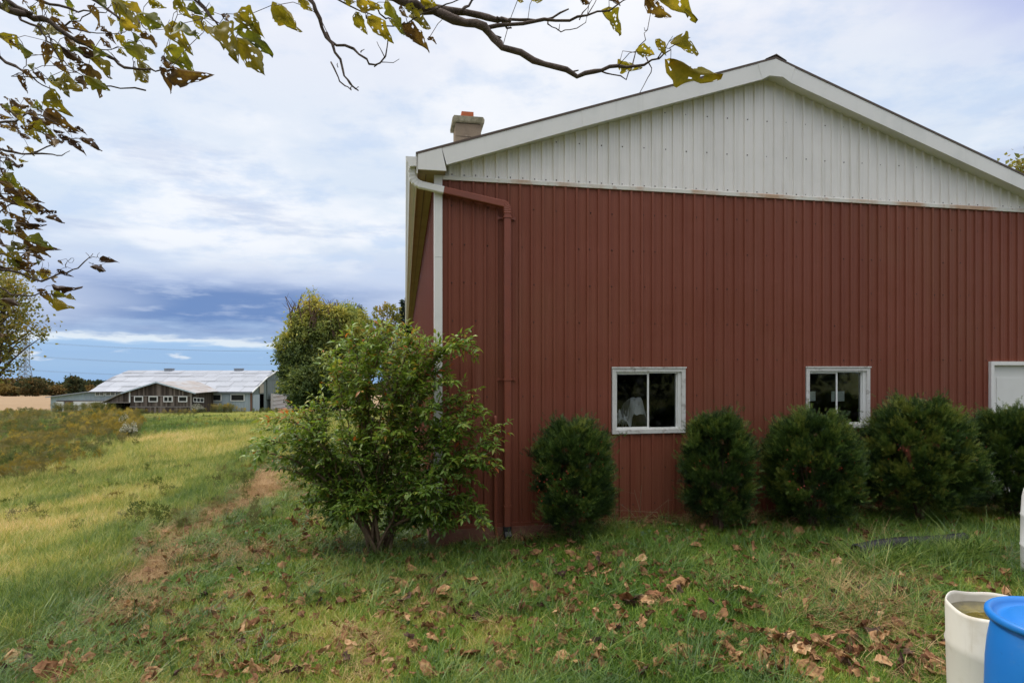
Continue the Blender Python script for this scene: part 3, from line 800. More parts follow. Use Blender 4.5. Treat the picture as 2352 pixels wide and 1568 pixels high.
    def window(u0, u1, v0, v1, y, nx=1, ny=1, par=b, sx=0):
        x0, x1 = (u0 - 1176) / 1358 * y, (u1 - 1176) / 1358 * y
        z1, z0 = EZ + (845 - v0) / 1358 * y, EZ + (845 - v1) / 1358 * y
        T = .09
        m = mb(); m.box(x0, x1, y - .08, y + .02, z1 - T, z1); m.box(x0, x1, y - .08, y + .02, z0, z0 + T)
        m.box(x0, x0 + T, y - .079, y + .02, z0 + T, z1 - T); m.box(x1 - T, x1, y - .079, y + .02, z0 + T, z1 - T)
        for k in range(1, nx): xm = x0 + (x1 - x0) * k / nx; m.box(xm - .035, xm + .035, y - .07, y + .0, z0 + T, z1 - T)
        for k in range(1, ny): zm = z0 + (z1 - z0) * k / ny; m.box(x0 + T, x1 - T, y - .065, y + .0, zm - .03, zm + .03)
        w = m.build('window', frm, b)
        p = mb(); p.box(x0 + T, x1 - T, y - .045, y - .04, z0 + T, z1 - T); p.build('pane', pane, w)
    m = mb(); clad(m, -48.6, X1, YF, G, EV - .02); m.build('front_cladding', blue, b)
    window(478, 509, 904.7, 920.7, YF - .03); window(530, 562, 904.7, 920.7, YF - .03)
    m = mb(); x = (520 - 1176) / 1358 * 75.2; m.box(x - .45, x + .38, YF - .06, YF - .035, -2.55, -1.35); m.build('wall_panel', whitep if False else blue, b)
    m = mb(); x = X1; m.box(x - .16, x + .04, YF - .08, YF + .1, G, EV - .1); m.build('corner_post', pmat('rusty_post', (.17, .10, .075), .8, .1), b)
    m = mb(); m.box(-45, X1 + .2, 74.9, 75.0, EV - .14, EV - .03); m.build('gutter', M['galv'], b)
    # right gable end
    m = mb()
    segs = [(75.3, 77.45), (78.95, 91.0)]
    for a, e in segs:
        y = a
        while y < e - 1e-6:
            y2 = min(y + .4, e)
            def top(yy): return float(np.interp(yy, [75, 79.7, 83, 86.3, 91.3], [EV, BK, RG, BK, EV])) - .12
            m.add([(X1, y, G), (X1 + .03, (y + y2) / 2, G), (X1, y2, G), (X1, y2, top(y2)), (X1 + .03, (y + y2) / 2, top((y + y2) / 2)), (X1, y, top(y))], [(0, 1, 4, 5), (1, 2, 3, 4)])
            y = y2
    m.add([(X1, 77.45, -1.4), (X1, 78.95, -1.4), (X1, 78.95, .3), (X1, 77.45, -.3)], [(0, 1, 2, 3)])
    m.build('gable_wall', green, b)
    m = mb(); m.box(X1 + .06, X1 + .12, 75.4, 77.4, G, -1.4); m.build('sliding_door', blue, b)
    m = mb(); m.box(X1 + .05, X1 + .1, 77.5, 78.7, -1.25, -.05); m.build('wall_sheet', pmat('tan_sheet', (.36, .33, .27), .6, .2), b)
    m = mb(); m.box(X1 + .06, X1 + .14, 79.8, 87.5, -2.2, .42); m.box(X1 + .05, X1 + .18, 79.4, 88, .42, .55); m.build('loft_door', green, b)
    m = mb(); m.box(X1 - 1.5, X1 - 1.4, 76.6, 90.5, G, -.95); m.build('room_back', hole, b)
    # leaning board panel by the door
    m = mb()
    m.prism([(79.9, -3.75), (86.6, -3.75), (86.3, -2.1), (80.0, -1.35)], X1 + .5, X1 + .56, 'x')
    lp = m.build('loose_panel', pmat('grey_painted_boards', (.42, .40, .38), .8, .1, noise=[(.8, (.36, .22, .17), .55, .7, .6)]), b)
    m = mb()
    for k in range(4):
        z = -3.45 + .55 * k; m.box(X1 + .56, X1 + .63, 80.6, 86.3, z, z + .09)
    m.build('batten', pmat('pale_batten', (.55, .54, .52), .8, .1), lp)
    # left section with its lean-to
    m = mb()
    hs = ((-58.4, -51.2, G, -2.15),)
    def ltop(x): return float(np.interp(x, [-59, -53.8], [-1.62, -.98]))
    x = -59.0
    while x < -45.2:
        e = x + .35; md = x + .175
        z1 = min(ltop(x), EV - .02) if x < -53.8 else EV - .02
        m.add([(x, 75.6, G), (md, 75.57, G), (e, 75.6, G), (e, 75.6, z1), (md, 75.57, z1), (x, 75.6, z1)], [(0, 1, 4, 5), (1, 2, 3, 4)])
        x = e
    m.build('front_cladding', blue, b)
    m = mb(); m.add([(-59.4, 75.2, -1.72), (-53.5, 75.2, EV - .01), (-53.5, 83, EV + .3), (-59.4, 83, -1.5), (-59.4, 75.2, -1.62), (-53.5, 75.2, EV + .09), (-53.5, 83, EV + .4), (-59.4, 83, -1.4)],
                    [(0, 1, 5, 4), (4, 5, 6, 7), (0, 3, 2, 1), (0, 4, 7, 3)]); m.build('lean_to_roof', sheet, b)
    m = mb(); m.box(-59.0, -58.8, 75.6, 83, G, -1.85); m.build('end_wall', blue, b)
    for (u0, u1) in ((219, 240.5), (243, 266)): window(u0, u1, 898, 908.6, 75.5, 2, 2)
    m = mb(); m.box(-58.2, -51.0, 75.50, 75.56, -2.20, -2.08); m.build('door_rail', M['drip'], b)
    m = mb(); m.box(-58.2, -57.2, 75.42, 75.48, -3.5, -2.22); m.build('white_board', whitep, b)
    m = mb(); m.box(-57.1, -56.1, 75.50, 75.56, -3.6, -2.25); m.build('door_gap', pmat('rust_wood', (.22, .12, .07), .8, .1), b)
    m = mb(); m.box(-56.85, -56.0, 75.45, 75.49, -2.95, -2.85); m.build('door_bar', whitep, b)
    m = mb(); m.add([(-56.0, 75.40, -3.75), (-51.6, 75.25, -3.75), (-51.35, 75.2, -2.15), (-56.0, 75.46, -2.2), (-56.0, 75.46, -3.75), (-51.6, 75.31, -3.75), (-51.35, 75.26, -2.15), (-56.0, 75.52, -2.2)],
                    [(0, 1, 2, 3), (7, 6, 5, 4), (0, 4, 5, 1), (1, 5, 6, 2), (2, 6, 7, 3), (3, 7, 4, 0)]); m.build('white_board', whitep, b, label='large bowed white board across the shed doorway')
    m = mb(); m.box(-51.4, -48.6, 75.5, 75.53, G, -3.05); m.build('base_panel', whitep, b)
    # wooden wing
    YW = 70.0; xl, xr, xp = -45.2, -38.0, -41.9
    zp, ze = .40, -.86
    def wtop(x): return float(np.interp(x, [-48.2, -45.9, xp, -37.4], [-1.98, -.86, zp, ze]))
    m = mb(); rnd = random.Random(9)
    def planks(xa, xb, za, zb, y, w=.2):
        x = xa
        while x < xb - .01:
            e = min(x + w * rnd.uniform(.8, 1.2), xb); t_ = rnd.random(); o = rnd.uniform(0, .02)
            zt0 = zb(x) if callable(zb) else zb; zt1 = zb(e) if callable(zb) else zb
            za_ = za + rnd.uniform(0, .06)
            m.add([(x + .008, y - o, za_), (e - .008, y - o, za_), (e - .008, y - o, zt1), (x + .008, y - o, zt0), (x + .008, y + .03, za_), (e - .008, y + .03, za_), (e - .008, y + .03, zt1), (x + .008, y + .03, zt0)],
                  [(0, 1, 2, 3), (7, 6, 5, 4), (1, 5, 6, 2), (3, 0, 4, 7)], t_)
            x = e
    planks(xl, xr, -1.24, lambda x: wtop(x) - .05, YW - .03)
    planks(xl, xr, -2.5, -1.26, YW)
    planks(xl, xr, G, -2.52, YW - .03)
    planks(-48.0, xl - .1, -2.05, lambda x: wtop(x) - .08, YW)
    m.build('plank_cladding', wood, b, kind='stuff')
    m = mb()
    y = YW
    while y < 75.2:
        e = min(y + .2, 75.2); o = rnd.uniform(0, .02)
        m.add([(xr + o, y + .006, G), (xr + o, e - .006, G), (xr + o, e - .006, ze - .02), (xr + o, y + .006, ze - .02)], [(0, 1, 2, 3)], rnd.random() * .7)
        y = e
    m.build('side_planks', wood, b, kind='stuff')
    m = mb(); m.box(xl, xr, YW + .05, YW + .1, G, -.9); m.box(xr - .1, xr - .05, YW + .1, 75.2, G, -.9); m.box(-48.0, xl, 74.5, 74.6, G, -1.2); m.build('dark_lining', hole, b)
    m = mb()
    m.box(xl - .02, xr + .02, YW - .08, YW - .055, -1.28, -1.20); m.box(xl - .02, xr + .02, YW - .08, YW - .055, -2.55, -2.48); m.build('rail', pmat('grey_rail', (.30, .28, .26), .8, .1), b)
    m = mb(); m.box(xl - .09, xl + .05, YW - .1, YW - .03, -2.0, wtop(xl) - .1); m.build('white_post', frm, b)
    m = mb(); m.box(xr - .03, xr + .09, YW - .1, YW + .05, G, ze - .05); m.build('corner_board', pmat('grey_corner', (.28, .25, .22), .8, .1), b)
    for (u0, u1) in ((308.7, 329), (342, 362.6), (376, 397), (410, 430.6)): window(u0, u1, 909.5, 922.8, YW - .04, 2 if u0 == 376 else 1)
    # little sagging window on the wing's side
    m = mb(); m.add([(xr + .06, 70.3, -1.98), (xr + .06, 72.7, -2.2), (xr + .06, 72.7, -1.62), (xr + .06, 70.3, -1.42)], [(0, 1, 2, 3)])
    wv = m.build('window', pane, b)
    m = mb()
    for (ya, yb) in ((70.3, 70.38), (71.05, 71.13), (71.85, 71.93), (72.62, 72.7)):
        m.prism([(ya, -1.98 - (ya - 70.3) * .09), (yb, -1.98 - (yb - 70.3) * .09), (yb, -1.42 - (yb - 70.3) * .085), (ya, -1.42 - (ya - 70.3) * .085)], xr + .065, xr + .13, 'x')
    for dz in (-1.98, -1.5):
        m.prism([(70.3, dz), (72.7, dz - .215), (72.7, dz - .13), (70.3, dz + .085)], xr + .066, xr + .128, 'x')
    m.build('frame', frm, wv)
    # wing roof
    for (xa, za, xb, zb_, mt) in ((xp, zp, -37.3, ze - .02, rust), (-46.0, ze - .03, xp, zp, sheet)):
        for (y0, y1) in ((69.6, 72.0), (72.0, 74.4), (74.4, 77.6)):
            n = 3
            for k in range(n):
                a0 = k / n; a1 = (k + 1) / n
                x0, z0 = xa + (xb - xa) * a0, za + (zb_ - za) * a0; x1, z1 = xa + (xb - xa) * a1, za + (zb_ - za) * a1
                m = mb(); lf = rnd.uniform(0, .03)
                m.add([(x0, y0, z0 + lf), (x1, y0, z1 + lf), (x1, y1, z1 + lf), (x0, y1, z0 + lf), (x0, y0, z0 - .04), (x1, y0, z1 - .04), (x1, y1, z1 - .04), (x0, y1, z0 - .04)],
                      [(0, 1, 2, 3), (7, 6, 5, 4), (0, 4, 5, 1), (1, 5, 6, 2), (2, 6, 7, 3), (3, 7, 4, 0)])
                m.build('roof_sheet', mt, b)
    m = mb(); m.prism([(-46.05, ze - .14), (xp, zp - .1), (-37.25, ze - .14), (-37.25, ze - .0), (xp, zp + .05), (-46.05, ze - .0)], 69.54, 69.6); m.build('verge_board', pmat('blue_grey_board', (.42, .50, .55), .6, .2), b)
    m = mb(); m.add([(-48.5, 69.7, -2.1), (-45.95, 69.7, -.9), (-45.95, 75.4, -.9), (-48.5, 75.4, -2.1), (-48.5, 69.7, -2.0), (-45.95, 69.7, -.8), (-45.95, 75.4, -.8), (-48.5, 75.4, -2.0)],
                    [(0, 1, 5, 4), (4, 5, 6, 7), (0, 3, 2, 1), (0, 4, 7, 3)]); m.build('lean_to_roof', pmat('grey_boards', (.30, .28, .25), .8, .1), b)
    m = mb(); m.box(-47.95, -47.78, YW - .05, YW + .1, G, -2.02); m.box(-47.3, -47.2, 72, 72.1, G, -2.0); m.box(-46.4, -46.3, 72.5, 72.6, G, -2.0); m.build('post', pmat('grey_post', (.21, .18, .155), .9, .1), b)
    m = mb(); m.box(-48.0, xl, YW - .05, YW + .05, -2.08, -1.99); m.build('beam', pmat('grey_beam', (.27, .24, .21), .9, .1), b)
    m = mb(); m.box(-48.02, -47.96, YW + .1, 75.3, G, -2.05); m.build('lean_to_wall', hole, b)
far_barn()

# ------------------------------------------------------------------ pylon and wires
def pylon():
    d = 470.0
    bx = (58 - 1176) / 1358 * d
    g = float(gz(bx, d))
    o = thing('transmission_tower', 'grey steel lattice transmission tower rising beyond the far woods', 'pylon', (bx, d, g))
    top = EZ + (845 - 765) / 1358 * d - g
    az_ = [EZ + (845 - v) / 1358 * d - g for v in (778, 810.6, 843)]
    m = MB()
    def hw(z): return 1.9 + 1.9 * max(0, 1 - z / (top * .5)) * 1.6
    zs = list(np.linspace(0, top * .96, 15))
    r = .17
    for a, b in ((1, 1), (1, -1), (-1, -1), (-1, 1)):
        m.tube([(a * hw(z), b * hw(z), z) for z in zs] + [(0, 0, top)], .24, 4)
    for z0, z1 in zip(zs[:-1], zs[1:]):
        h0, h1 = hw(z0), hw(z1)
        for (p, q_) in (((-1, -1), (1, -1)), ((1, -1), (1, 1)), ((1, 1), (-1, 1)), ((-1, 1), (-1, -1))):
            m.tube([(p[0] * h0, p[1] * h0, z0), (q_[0] * h1, q_[1] * h1, z1)], r, 3, cap=False)
            m.tube([(q_[0] * h0, q_[1] * h0, z0), (p[0] * h1, p[1] * h1, z1)], r, 3, cap=False)
            m.tube([(p[0] * h1, p[1] * h1, z1), (q_[0] * h1, q_[1] * h1, z1)], r, 3, cap=False)
    m.build('lattice_mast', M['galv'], o)
    for z in az_:
        for sg in (-1, 1):
            m = MB(); L = 5.6
            for yy in (-1.9, 1.9):
                m.tube([(sg * 1.9, yy, z + 1.8), (sg * L, 0, z)], r, 3); m.tube([(sg * 1.9, yy, z), (sg * L, 0, z)], r, 3)
                m.tube([(sg * 1.9, yy, z), (sg * 3.4, yy * .6, z + 1.15)], r * .8, 3)
            m.build('crossarm', M['galv'], o)
            m = MB(); m.tube([(sg * L, 0, z), (sg * L, 0, z - 2.2)], .12, 5); m.build('insulator', M['wire'], o)
    # conductors to the next tower, out of sight behind the red barn
    k = 0
    for vi, z in enumerate(az_):
        for sg in (-1, 1):
            a = Vector((bx + sg * 5.6, d, g + z - 2.2)); e = Vector((20 + sg * 5.6, d + 60, g + z - 2.2 + 6))
            pts = []
            for i in range(41):
                t = i / 40; p = a.lerp(e, t); p.z -= (15.5 if vi < 2 else 14) * 4 * t * (1 - t) * .62; pts.append(p)
            c = MB(a); c.tube(pts, .055, 4)
            me = new_mesh('power_line', [(p[0] - a.x, p[1] - a.y, p[2] - a.z) for p in c.v], c.f, M['wire'])
            w = link('power_line', me, None, a)
            lev = ('highest', 'middle', 'lowest')[vi]; nf = ('outer', 'inner')[0 if sg < 0 else 1]
            tag(w, 'thin sagging power line from the %s arm of the tower, %s end' % (lev, nf), 'power line', 'power lines above the far shed')
pylon()

# ------------------------------------------------------------------ trees
LEAF_V = np.array([[0, 0, 0], [.5, .42, .10], [0, 1, -.06], [-.5, .42, .10]]) ; LEAF_F = np.array([[0, 1, 2], [0, 2, 3]])
def crown(name, parent, lobes, n, size, mat, tone, cluster=28, elong=.5, shell=.55, droop=0.0, spread=.16, off=(0, 0, 0), kind=None):
    """leaf cloud: lobes = (centre, radii); leaves gather in clumps near the lobes' shells"""
    vol = np.array([l[1][0] * l[1][1] * l[1][2] for l in lobes]) ** .7
    vol = vol / vol.sum()
    nc = max(3, n // cluster)
    which = RNG.choice(len(lobes), nc, p=vol)
    C = np.array([l[0] for l in lobes])[which]; Rr = np.array([l[1] for l in lobes])[which]
    d = RNG.normal(size=(nc, 3)); d /= np.linalg.norm(d, axis=1, keepdims=True)
    rad = shell + (1 - shell) * RNG.random(nc) ** .6
    cc = C + d * Rr * rad[:, None]
    k = RNG.integers(0, nc, n)
    sp = np.mean(Rr) * spread
    p = cc[k] + RNG.normal(0, 1, (n, 3)) * sp * (0.5 + RNG.random((nc, 1))[k])
    dirs = d[k] * .7 + RNG.normal(0, .8, (n, 3)); dirs[:, 2] -= droop
    s = size * RNG.uniform(.6, 1.35, n)
    m = frames(dirs, RNG.uniform(0, 6.28, n), s)
    ctint = RNG.normal(0, .13, nc)[k]
    t = np.clip(tone(p) + ctint + RNG.normal(0, .09, n), 0, 1)
    tv = LEAF_V.copy(); tv[:, 0] *= elong * 2 * .5
    v, f, tt = scatter(tv, LEAF_F, p - np.asarray(off), m, t)
    me = new_mesh(name, v, f, mat, tt)
    o = link(name, me, parent)
    if kind: o['kind'] = kind
    return cc
def limbs(mb, base, fork, targets, r0, n=5, wob=.12):
    base = Vector(base); fork = Vector(fork)
    mb.tube([base, base.lerp(fork, .35) + Vector((.05, .03, 0)), base.lerp(fork, .7), fork], [r0 * 1.25, r0, r0 * .85, r0 * .7], 8)
    for tg in targets:
        tg = Vector(tg); L = (tg - fork).length
        start = base.lerp(fork, random.uniform(.55, 1.0))
        pts = []
        for i in range(n + 1):
            t = i / n; p = start.lerp(tg, t); p.z += L * .12 * math.sin(t * math.pi)
            p += Vector((random.uniform(-1, 1), random.uniform(-1, 1), random.uniform(-1, 1))) * wob * L * .2 * (0 if i == 0 else 1)
            pts.append(p)
        r = min(r0 * .55, .012 * L + r0 * .12)
        mb.tube(pts, [r * (1 - .85 * i / n) for i in range(n + 1)], 5)
def tree(name, label, cat, base, lobes, n, size, mat, tone, trunk=None, r0=.2, group=None, bark='bark', ntarget=25, **kw):
    base = Vector(base)
    o = thing(name, label, cat, base, 0, group)
    cc = crown('crown', o, lobes, n, size, mat, tone, off=base, **kw)
    m = MB(base)
    fork = trunk or (base.x, base.y, base.z + .35 * (max(l[0][2] + l[1][2] for l in lobes) - base.z))
    sel = cc[RNG.choice(len(cc), min(ntarget, len(cc)), replace=False)]
    limbs(m, base, fork, sel, r0)
    m.build('trunk', M[bark], o, True)
    return o
M['willow'] = leafmat('willow_leaf', [(0, (.055, .090, .032)), (.3, (.115, .155, .048)), (.55, (.25, .285, .075)), (.8, (.42, .40, .09)), (1, (.55, .46, .11))], .3, .6, .2)
M['autumn'] = leafmat('autumn_leaf', [(0, (.07, .085, .025)), (.35, (.16, .175, .045)), (.65, (.28, .25, .06)), (1, (.36, .22, .07))], .35, .6, .2)
M['conifer'] = leafmat('conifer_needles', [(0, (.014, .026, .016)), (1, (.035, .055, .028))], .1, .7, .2)
M['wood_far'] = leafmat('far_foliage', [(0, (.030, .044, .026)), (.35, (.055, .070, .032)), (.6, (.10, .085, .035)), (.8, (.17, .10, .038)), (1, (.20, .15, .045))], .2, .8, .1)

def far_trees():
    def ell(u, v, d, ru, rv, dep=None):
        c = P(u, v, d); return ((c.x, c.y, c.z), (ru / 1358 * d, (dep or ru) / 1358 * d, rv / 1358 * d))
    # willow beside the shed
    d = 60.0
    lob = [ell(735, 885, d, 88, 62), ell(690, 850, d, 50, 56), ell(785, 850, d, 60, 76), ell(672, 806, d, 32, 42), ell(725, 800, d, 52, 50), ell(768, 772, d, 46, 50), ell(703, 748, d, 32, 38), ell(738, 728, d, 24, 32), ell(782, 724, d, 28, 22),
           ell(700, 708, d, 13, 26), ell(722, 700, d, 9, 20), ell(655, 775, d, 11, 20), ell(648, 815, d, 13, 24), ell(742, 860, d - 3, 40, 40), ell(700, 880, d - 3, 36, 36), ell(812, 770, d, 26, 30)]
    x, y = (738 - 1176) / 1358 * d, d
    gb = float(gz(x, y))
    zt = P(0, 690, d).z; zb = P(0, 930, d).z
    o = tree('willow_tree', 'big willow with yellowing top and dark green skirts beside the far shed', 'tree', (x, y, gb), lob, 60000, .34, M['willow'],
         lambda p: .0 + .66 * np.clip((p[:, 2] - zb) / (zt - zb), 0, 1) ** 1.1 + .16 * sstep(p[:, 0], -20.5, -17) * sstep(p[:, 2], zb + 2, zb + 6) + .95 * (fbm(p[:, 0] + p[:, 1], p[:, 2], .45, 2.0, 3) - .5) + .06, r0=.45, ntarget=60, elong=.42, droop=.35, spread=.12, shell=.4, cluster=60)
    # bare upright shoots
    m = MB((x, y, gb)); rnd = random.Random(4)
    for k in range(70):
        u0 = rnd.uniform(665, 790); v0 = rnd.uniform(735, 800)
        u1 = u0 + rnd.uniform(-28, 22); v1 = v0 - rnd.uniform(35, 75)
        if v1 < 668 + abs(u1 - 700) * .25: v1 = 668 + abs(u1 - 700) * .25 + rnd.uniform(0, 14)
        dd = d + rnd.uniform(-1.5, 1.5)
        a, e = P(u0, v0, dd), P(u1, v1, dd); mid = a.lerp(e, .5) + Vector((rnd.uniform(-.3, .3), 0, .2))
        m.tube([a, mid, e], [.07, .05, .02], 4)
        for _ in range(3):
            t = rnd.uniform(.3, .9); s = a.lerp(e, t); m.tube([s, s + Vector((rnd.uniform(-.7, .7), rnd.uniform(-.3, .3), rnd.uniform(.3, .9)))], [.025, .008], 3)
    m.build('shoot', M['twig'], o)
    # golden tree behind it
    d = 74.0
    lob = [ell(815, 760, d, 34, 44), ell(800, 730, d, 26, 26), ell(835, 800, d, 40, 50), ell(790, 790, d, 40, 50)]
    x, y = (818 - 1176) / 1358 * d, d
    tree('golden_tree', 'golden-leaved tree just behind the willow', 'tree', (x, y, float(gz(x, y))), lob, 9000, .42, M['willow'],
         lambda p: .62 + .35 * (fbm(p[:, 0], p[:, 2], .4, 9.0, 3) - .3), r0=.3, elong=.45, droop=.3)
    # sparse tree by the barn's far end
    d = 52.0
    lob = [ell(885, 735, d, 26, 34), ell(905, 715, d, 16, 18), ell(870, 760, d, 20, 26), ell(900, 790, d, 30, 40)]
    x, y = (888 - 1176) / 1358 * d, d
    tree('thin_tree', 'sparse yellow-brown tree showing beside the far end of the red barn', 'tree', (x, y, float(gz(x, y))), lob, 1500, .34, M['autumn'],
         lambda p: .55 + 0 * p[:, 0], r0=.16, ntarget=40, cluster=14)
    # conifers
    for (u, vt, d, wd, lab) in ((826, 697, 95.0, 22, 'dark spruce tip poking up behind the golden tree'), (930, 684, 58.0, 30, 'dark spruce hugging the eave of the red barn')):
        x, y = (u - 1176) / 1358 * d, d; g = float(gz(x, y)); zt = P(0, vt, d).z
        o = thing('spruce_tree', lab, 'tree', (x, y, g))
        n = 5200; h = RNG.random(n) ** .6; z = zt - h * (zt - g) * .92
        ri = .12 + h * wd / 1358 * d * 1.3; tier = .7 + .3 * np.sin(h * 70)
        an = RNG.uniform(0, 6.28, n); rr = ri * tier * RNG.random(n) ** .5
        p = np.stack([rr * np.cos(an), rr * np.sin(an), z - g - rr * .25], 1)
        dirs = np.stack([np.cos(an), np.sin(an), -.25 + 0 * an], 1) + RNG.normal(0, .3, (n, 3))
        v, f, t = scatter(LEAF_V * np.array([.4, 1, 1]), LEAF_F, p, frames(dirs, RNG.uniform(0, 6.28, n), RNG.uniform(.3, .6, n)), RNG.random(n))
        link('foliage', new_mesh('foliage', v, f, M['conifer'], t), o)
        m = MB(); m.tube([(0, 0, 0), (0, 0, (zt - g))], [.22, .03], 6); m.build('trunk', M['bark'], o)
    # tree at the far left, closer
    d = 19.0
    lob = [ell(-70, 740, d, 105, 100), ell(10, 690, d, 60, 45), ell(-15, 800, d, 50, 60), ell(70, 752, d, 28, 10), ell(50, 722, d, 35, 16), ell(92, 742, d, 20, 6), ell(-5, 850, d, 26, 12), ell(100, 772, d, 8, 7), ell(-40, 640, d, 70, 40), ell(40, 655, d, 32, 14)]
    x, y = (-110 - 1176) / 1358 * d, d
    tree('maple_tree', 'small-leaved green and yellow tree leaning in low at the far left edge', 'tree', (x, y, float(gz(x, y))), lob, 9500, .095, M['autumn'],
         lambda p: .32 + .4 * fbm(p[:, 0] * 1.0 + p[:, 1], p[:, 2], 1.2, 3.0, 3), r0=.18, ntarget=90, cluster=16, elong=.8, shell=.3, spread=.15)
    # tree behind the barn at the right edge
    d = 24.0
    lob = [ell(2440, 430, d, 95, 80), ell(2400, 400, d, 60, 40), ell(2500, 390, d, 90, 90), ell(2362, 372, d, 22, 16)]
    x, y = (2450 - 1176) / 1358 * d + 2, d + 8
    x, y = (2470 - 1176) / 1358 * d, d
    tree('ash_tree', 'yellow-green tree top showing over the right end of the barn roof', 'tree', (x, y, 0), lob, 4200, .2, M['autumn'],
         lambda p: .45 + .4 * (fbm(p[:, 0], p[:, 2], .9, 3.0, 3) - .4), r0=.22, ntarget=30, cluster=20, elong=.7)
    # trees behind the viewer, mirrored in the barn windows
    for (x, y, h, r, lab) in ((-9, -17, 9, 4.2, 'leafy tree behind the viewer, left of the lawn'), (0, -20, 11, 4.8, 'tall leafy tree straight behind the viewer'), (9, -18, 9.5, 4.4, 'leafy tree behind the viewer towards the yard'), (18, -21, 10, 5.0, 'leafy tree behind the viewer beyond the barrels'), (27, -16, 9, 4.6, 'leafy tree behind the viewer, farthest along the yard')):
        lobs = [((x, y, h * .55), (r, r * .8, h * .42)), ((x - r * .5, y, h * .35), (r * .7, r * .6, h * .3)), ((x + r * .5, y, h * .33), (r * .7, r * .6, h * .3))]
        tree('yard_tree', lab, 'tree', (x, y, float(gz(x, y))), lobs, 5000, .45, M['conifer'], lambda p: .5 + 0 * p[:, 0], r0=.3, ntarget=10, elong=.8)
    # woods on the skyline
    V = []; F = []; T = []; nb = 0
    rnd = random.Random(8)
    for k in range(230):
        dd = rnd.uniform(404, 470)
        u = rnd.uniform(-260, 1150)
        x = (u - 1176) / 1358 * dd
        g = float(gz(x, dd))
        vt = 872 + 9 * sstep(u, 40, 330) + rnd.uniform(-5, 7)
        zt = EZ + (845 - vt) / 1358 * dd
        h = max(5.0, zt - g); r = rnd.uniform(3.5, 6.0)
        n = 260
        dr = RNG.normal(size=(n, 3)); dr /= np.linalg.norm(dr, axis=1, keepdims=True)
        p = np.array([x, dd, g + h * .52]) + dr * np.array([r, r, h * .5]) * (.6 + .4 * RNG.random((n, 1))) + RNG.normal(0, .4, (n, 3))
        tone = rnd.choice((.1, .2, .25, .3, .35, .35, .5, .65, .75))
        v, f, t = scatter(LEAF_V * np.array([1.2, 1, 1]), LEAF_F, p, frames(dr + RNG.normal(0, .6, (n, 3)), RNG.uniform(0, 6.28, n), RNG.uniform(1.0, 2.4, n)), np.clip(tone + RNG.normal(0, .08, n), 0, 1))
        V.append(v); F.append(f + nb); T.append(t); nb += len(v)
    o = link('distant_woods', new_mesh('distant_woods', np.concatenate(V), np.concatenate(F), M['wood_far'], np.concatenate(T)))
    tag(o, 'mixed green and rust woods along the skyline beyond the tan field', 'woods', None, 'stuff')
    for (u, v0, v1, d, wd, tn, lab, cat, nm) in ((171, 865, 906, 300, 19, .38, 'round green tree standing alone before the far woods', 'tree', 'round_tree'), (75, 872, 907, 330, 26, .55, 'olive-yellow tree below the transmission tower', 'tree', 'olive_tree'),
                                             (20, 884, 908, 330, 22, .86, 'rust-orange bush at the far field edge, leftmost', 'bush', 'rust_bush'), (135, 888, 909, 340, 20, .72, 'low rusty thicket between the olive and round trees', 'bush', 'rust_bush'), (215, 890, 909, 345, 26, .78, 'low reddish thicket just left of the shed roof', 'bush', 'rust_bush')):
        x = (u - 1176) / 1358 * d; g = float(gz(x, d))
        zt = EZ + (845 - v0) / 1358 * d; zb_ = max(g - .2, EZ + (845 - v1) / 1358 * d)
        h = zt - zb_; r = wd / 1358 * d
        lobs = [((x, d, zb_ + h * .5), (r, r, h * .5)), ((x + r * .4, d, zb_ + h * .4), (r * .7, r * .7, h * .4)), ((x - r * .3, d, zb_ + h * .62), (r * .6, r * .6, h * .38))]
        tree(nm, lab, cat, (x, d, g), lobs, 3000, 1.0, M['wood_far'], lambda p, tn=tn: tn + .2 * (fbm(p[:, 0], p[:, 2], .3, 1.0, 3) - .5), r0=.3, ntarget=8, elong=.8)
far_trees()

# ------------------------------------------------------------------ scatter with geometry nodes (only for grass and weeds nobody could count)
def blade_clump(n, rad, hlo, hhi, wd, bend, rnd, lean=0.0, segs=3):
    v = []; f = []; t = []
    for _ in range(n):
        a = rnd.uniform(0, 6.283); r = rad * math.sqrt(rnd.random())
        bx, by = r * math.cos(a), r * math.sin(a)
        h = rnd.uniform(hlo, hhi); w = wd * rnd.uniform(.6, 1.2)
        da = rnd.uniform(0, 6.283); bd = bend * rnd.uniform(.3, 1.3)
        dx, dy = math.cos(da) + lean, math.sin(da)
        sx, sy = -math.sin(da) * w, math.cos(da) * w
        b = len(v); tt = rnd.random()
        for i in range(segs):
            k = i / segs; x = bx + dx * bd * h * k * k; y = by + dy * bd * h * k * k; z = h * k * (1 - .35 * bd * k)
            ww = 1 - .65 * k
            v += [(x - sx * ww, y - sy * ww, z), (x + sx * ww, y + sy * ww, z)]
        v.append((bx + dx * bd * h, by + dy * bd * h, h * (1 - .35 * bd)))
        for i in range(segs - 1): f.append((b + 2 * i, b + 2 * i + 1, b + 2 * i + 3, b + 2 * i + 2))
        f.append((b + 2 * segs - 2, b + 2 * segs - 1, b + 2 * segs))
        t += [tt] * (2 * segs + 1)
    return v, f, t
def proto(name, data, mat):
    v, f, t = data
    return bpy.data.objects.new(name, new_mesh(name, v, f, mat, t))     # lives only inside the node tree
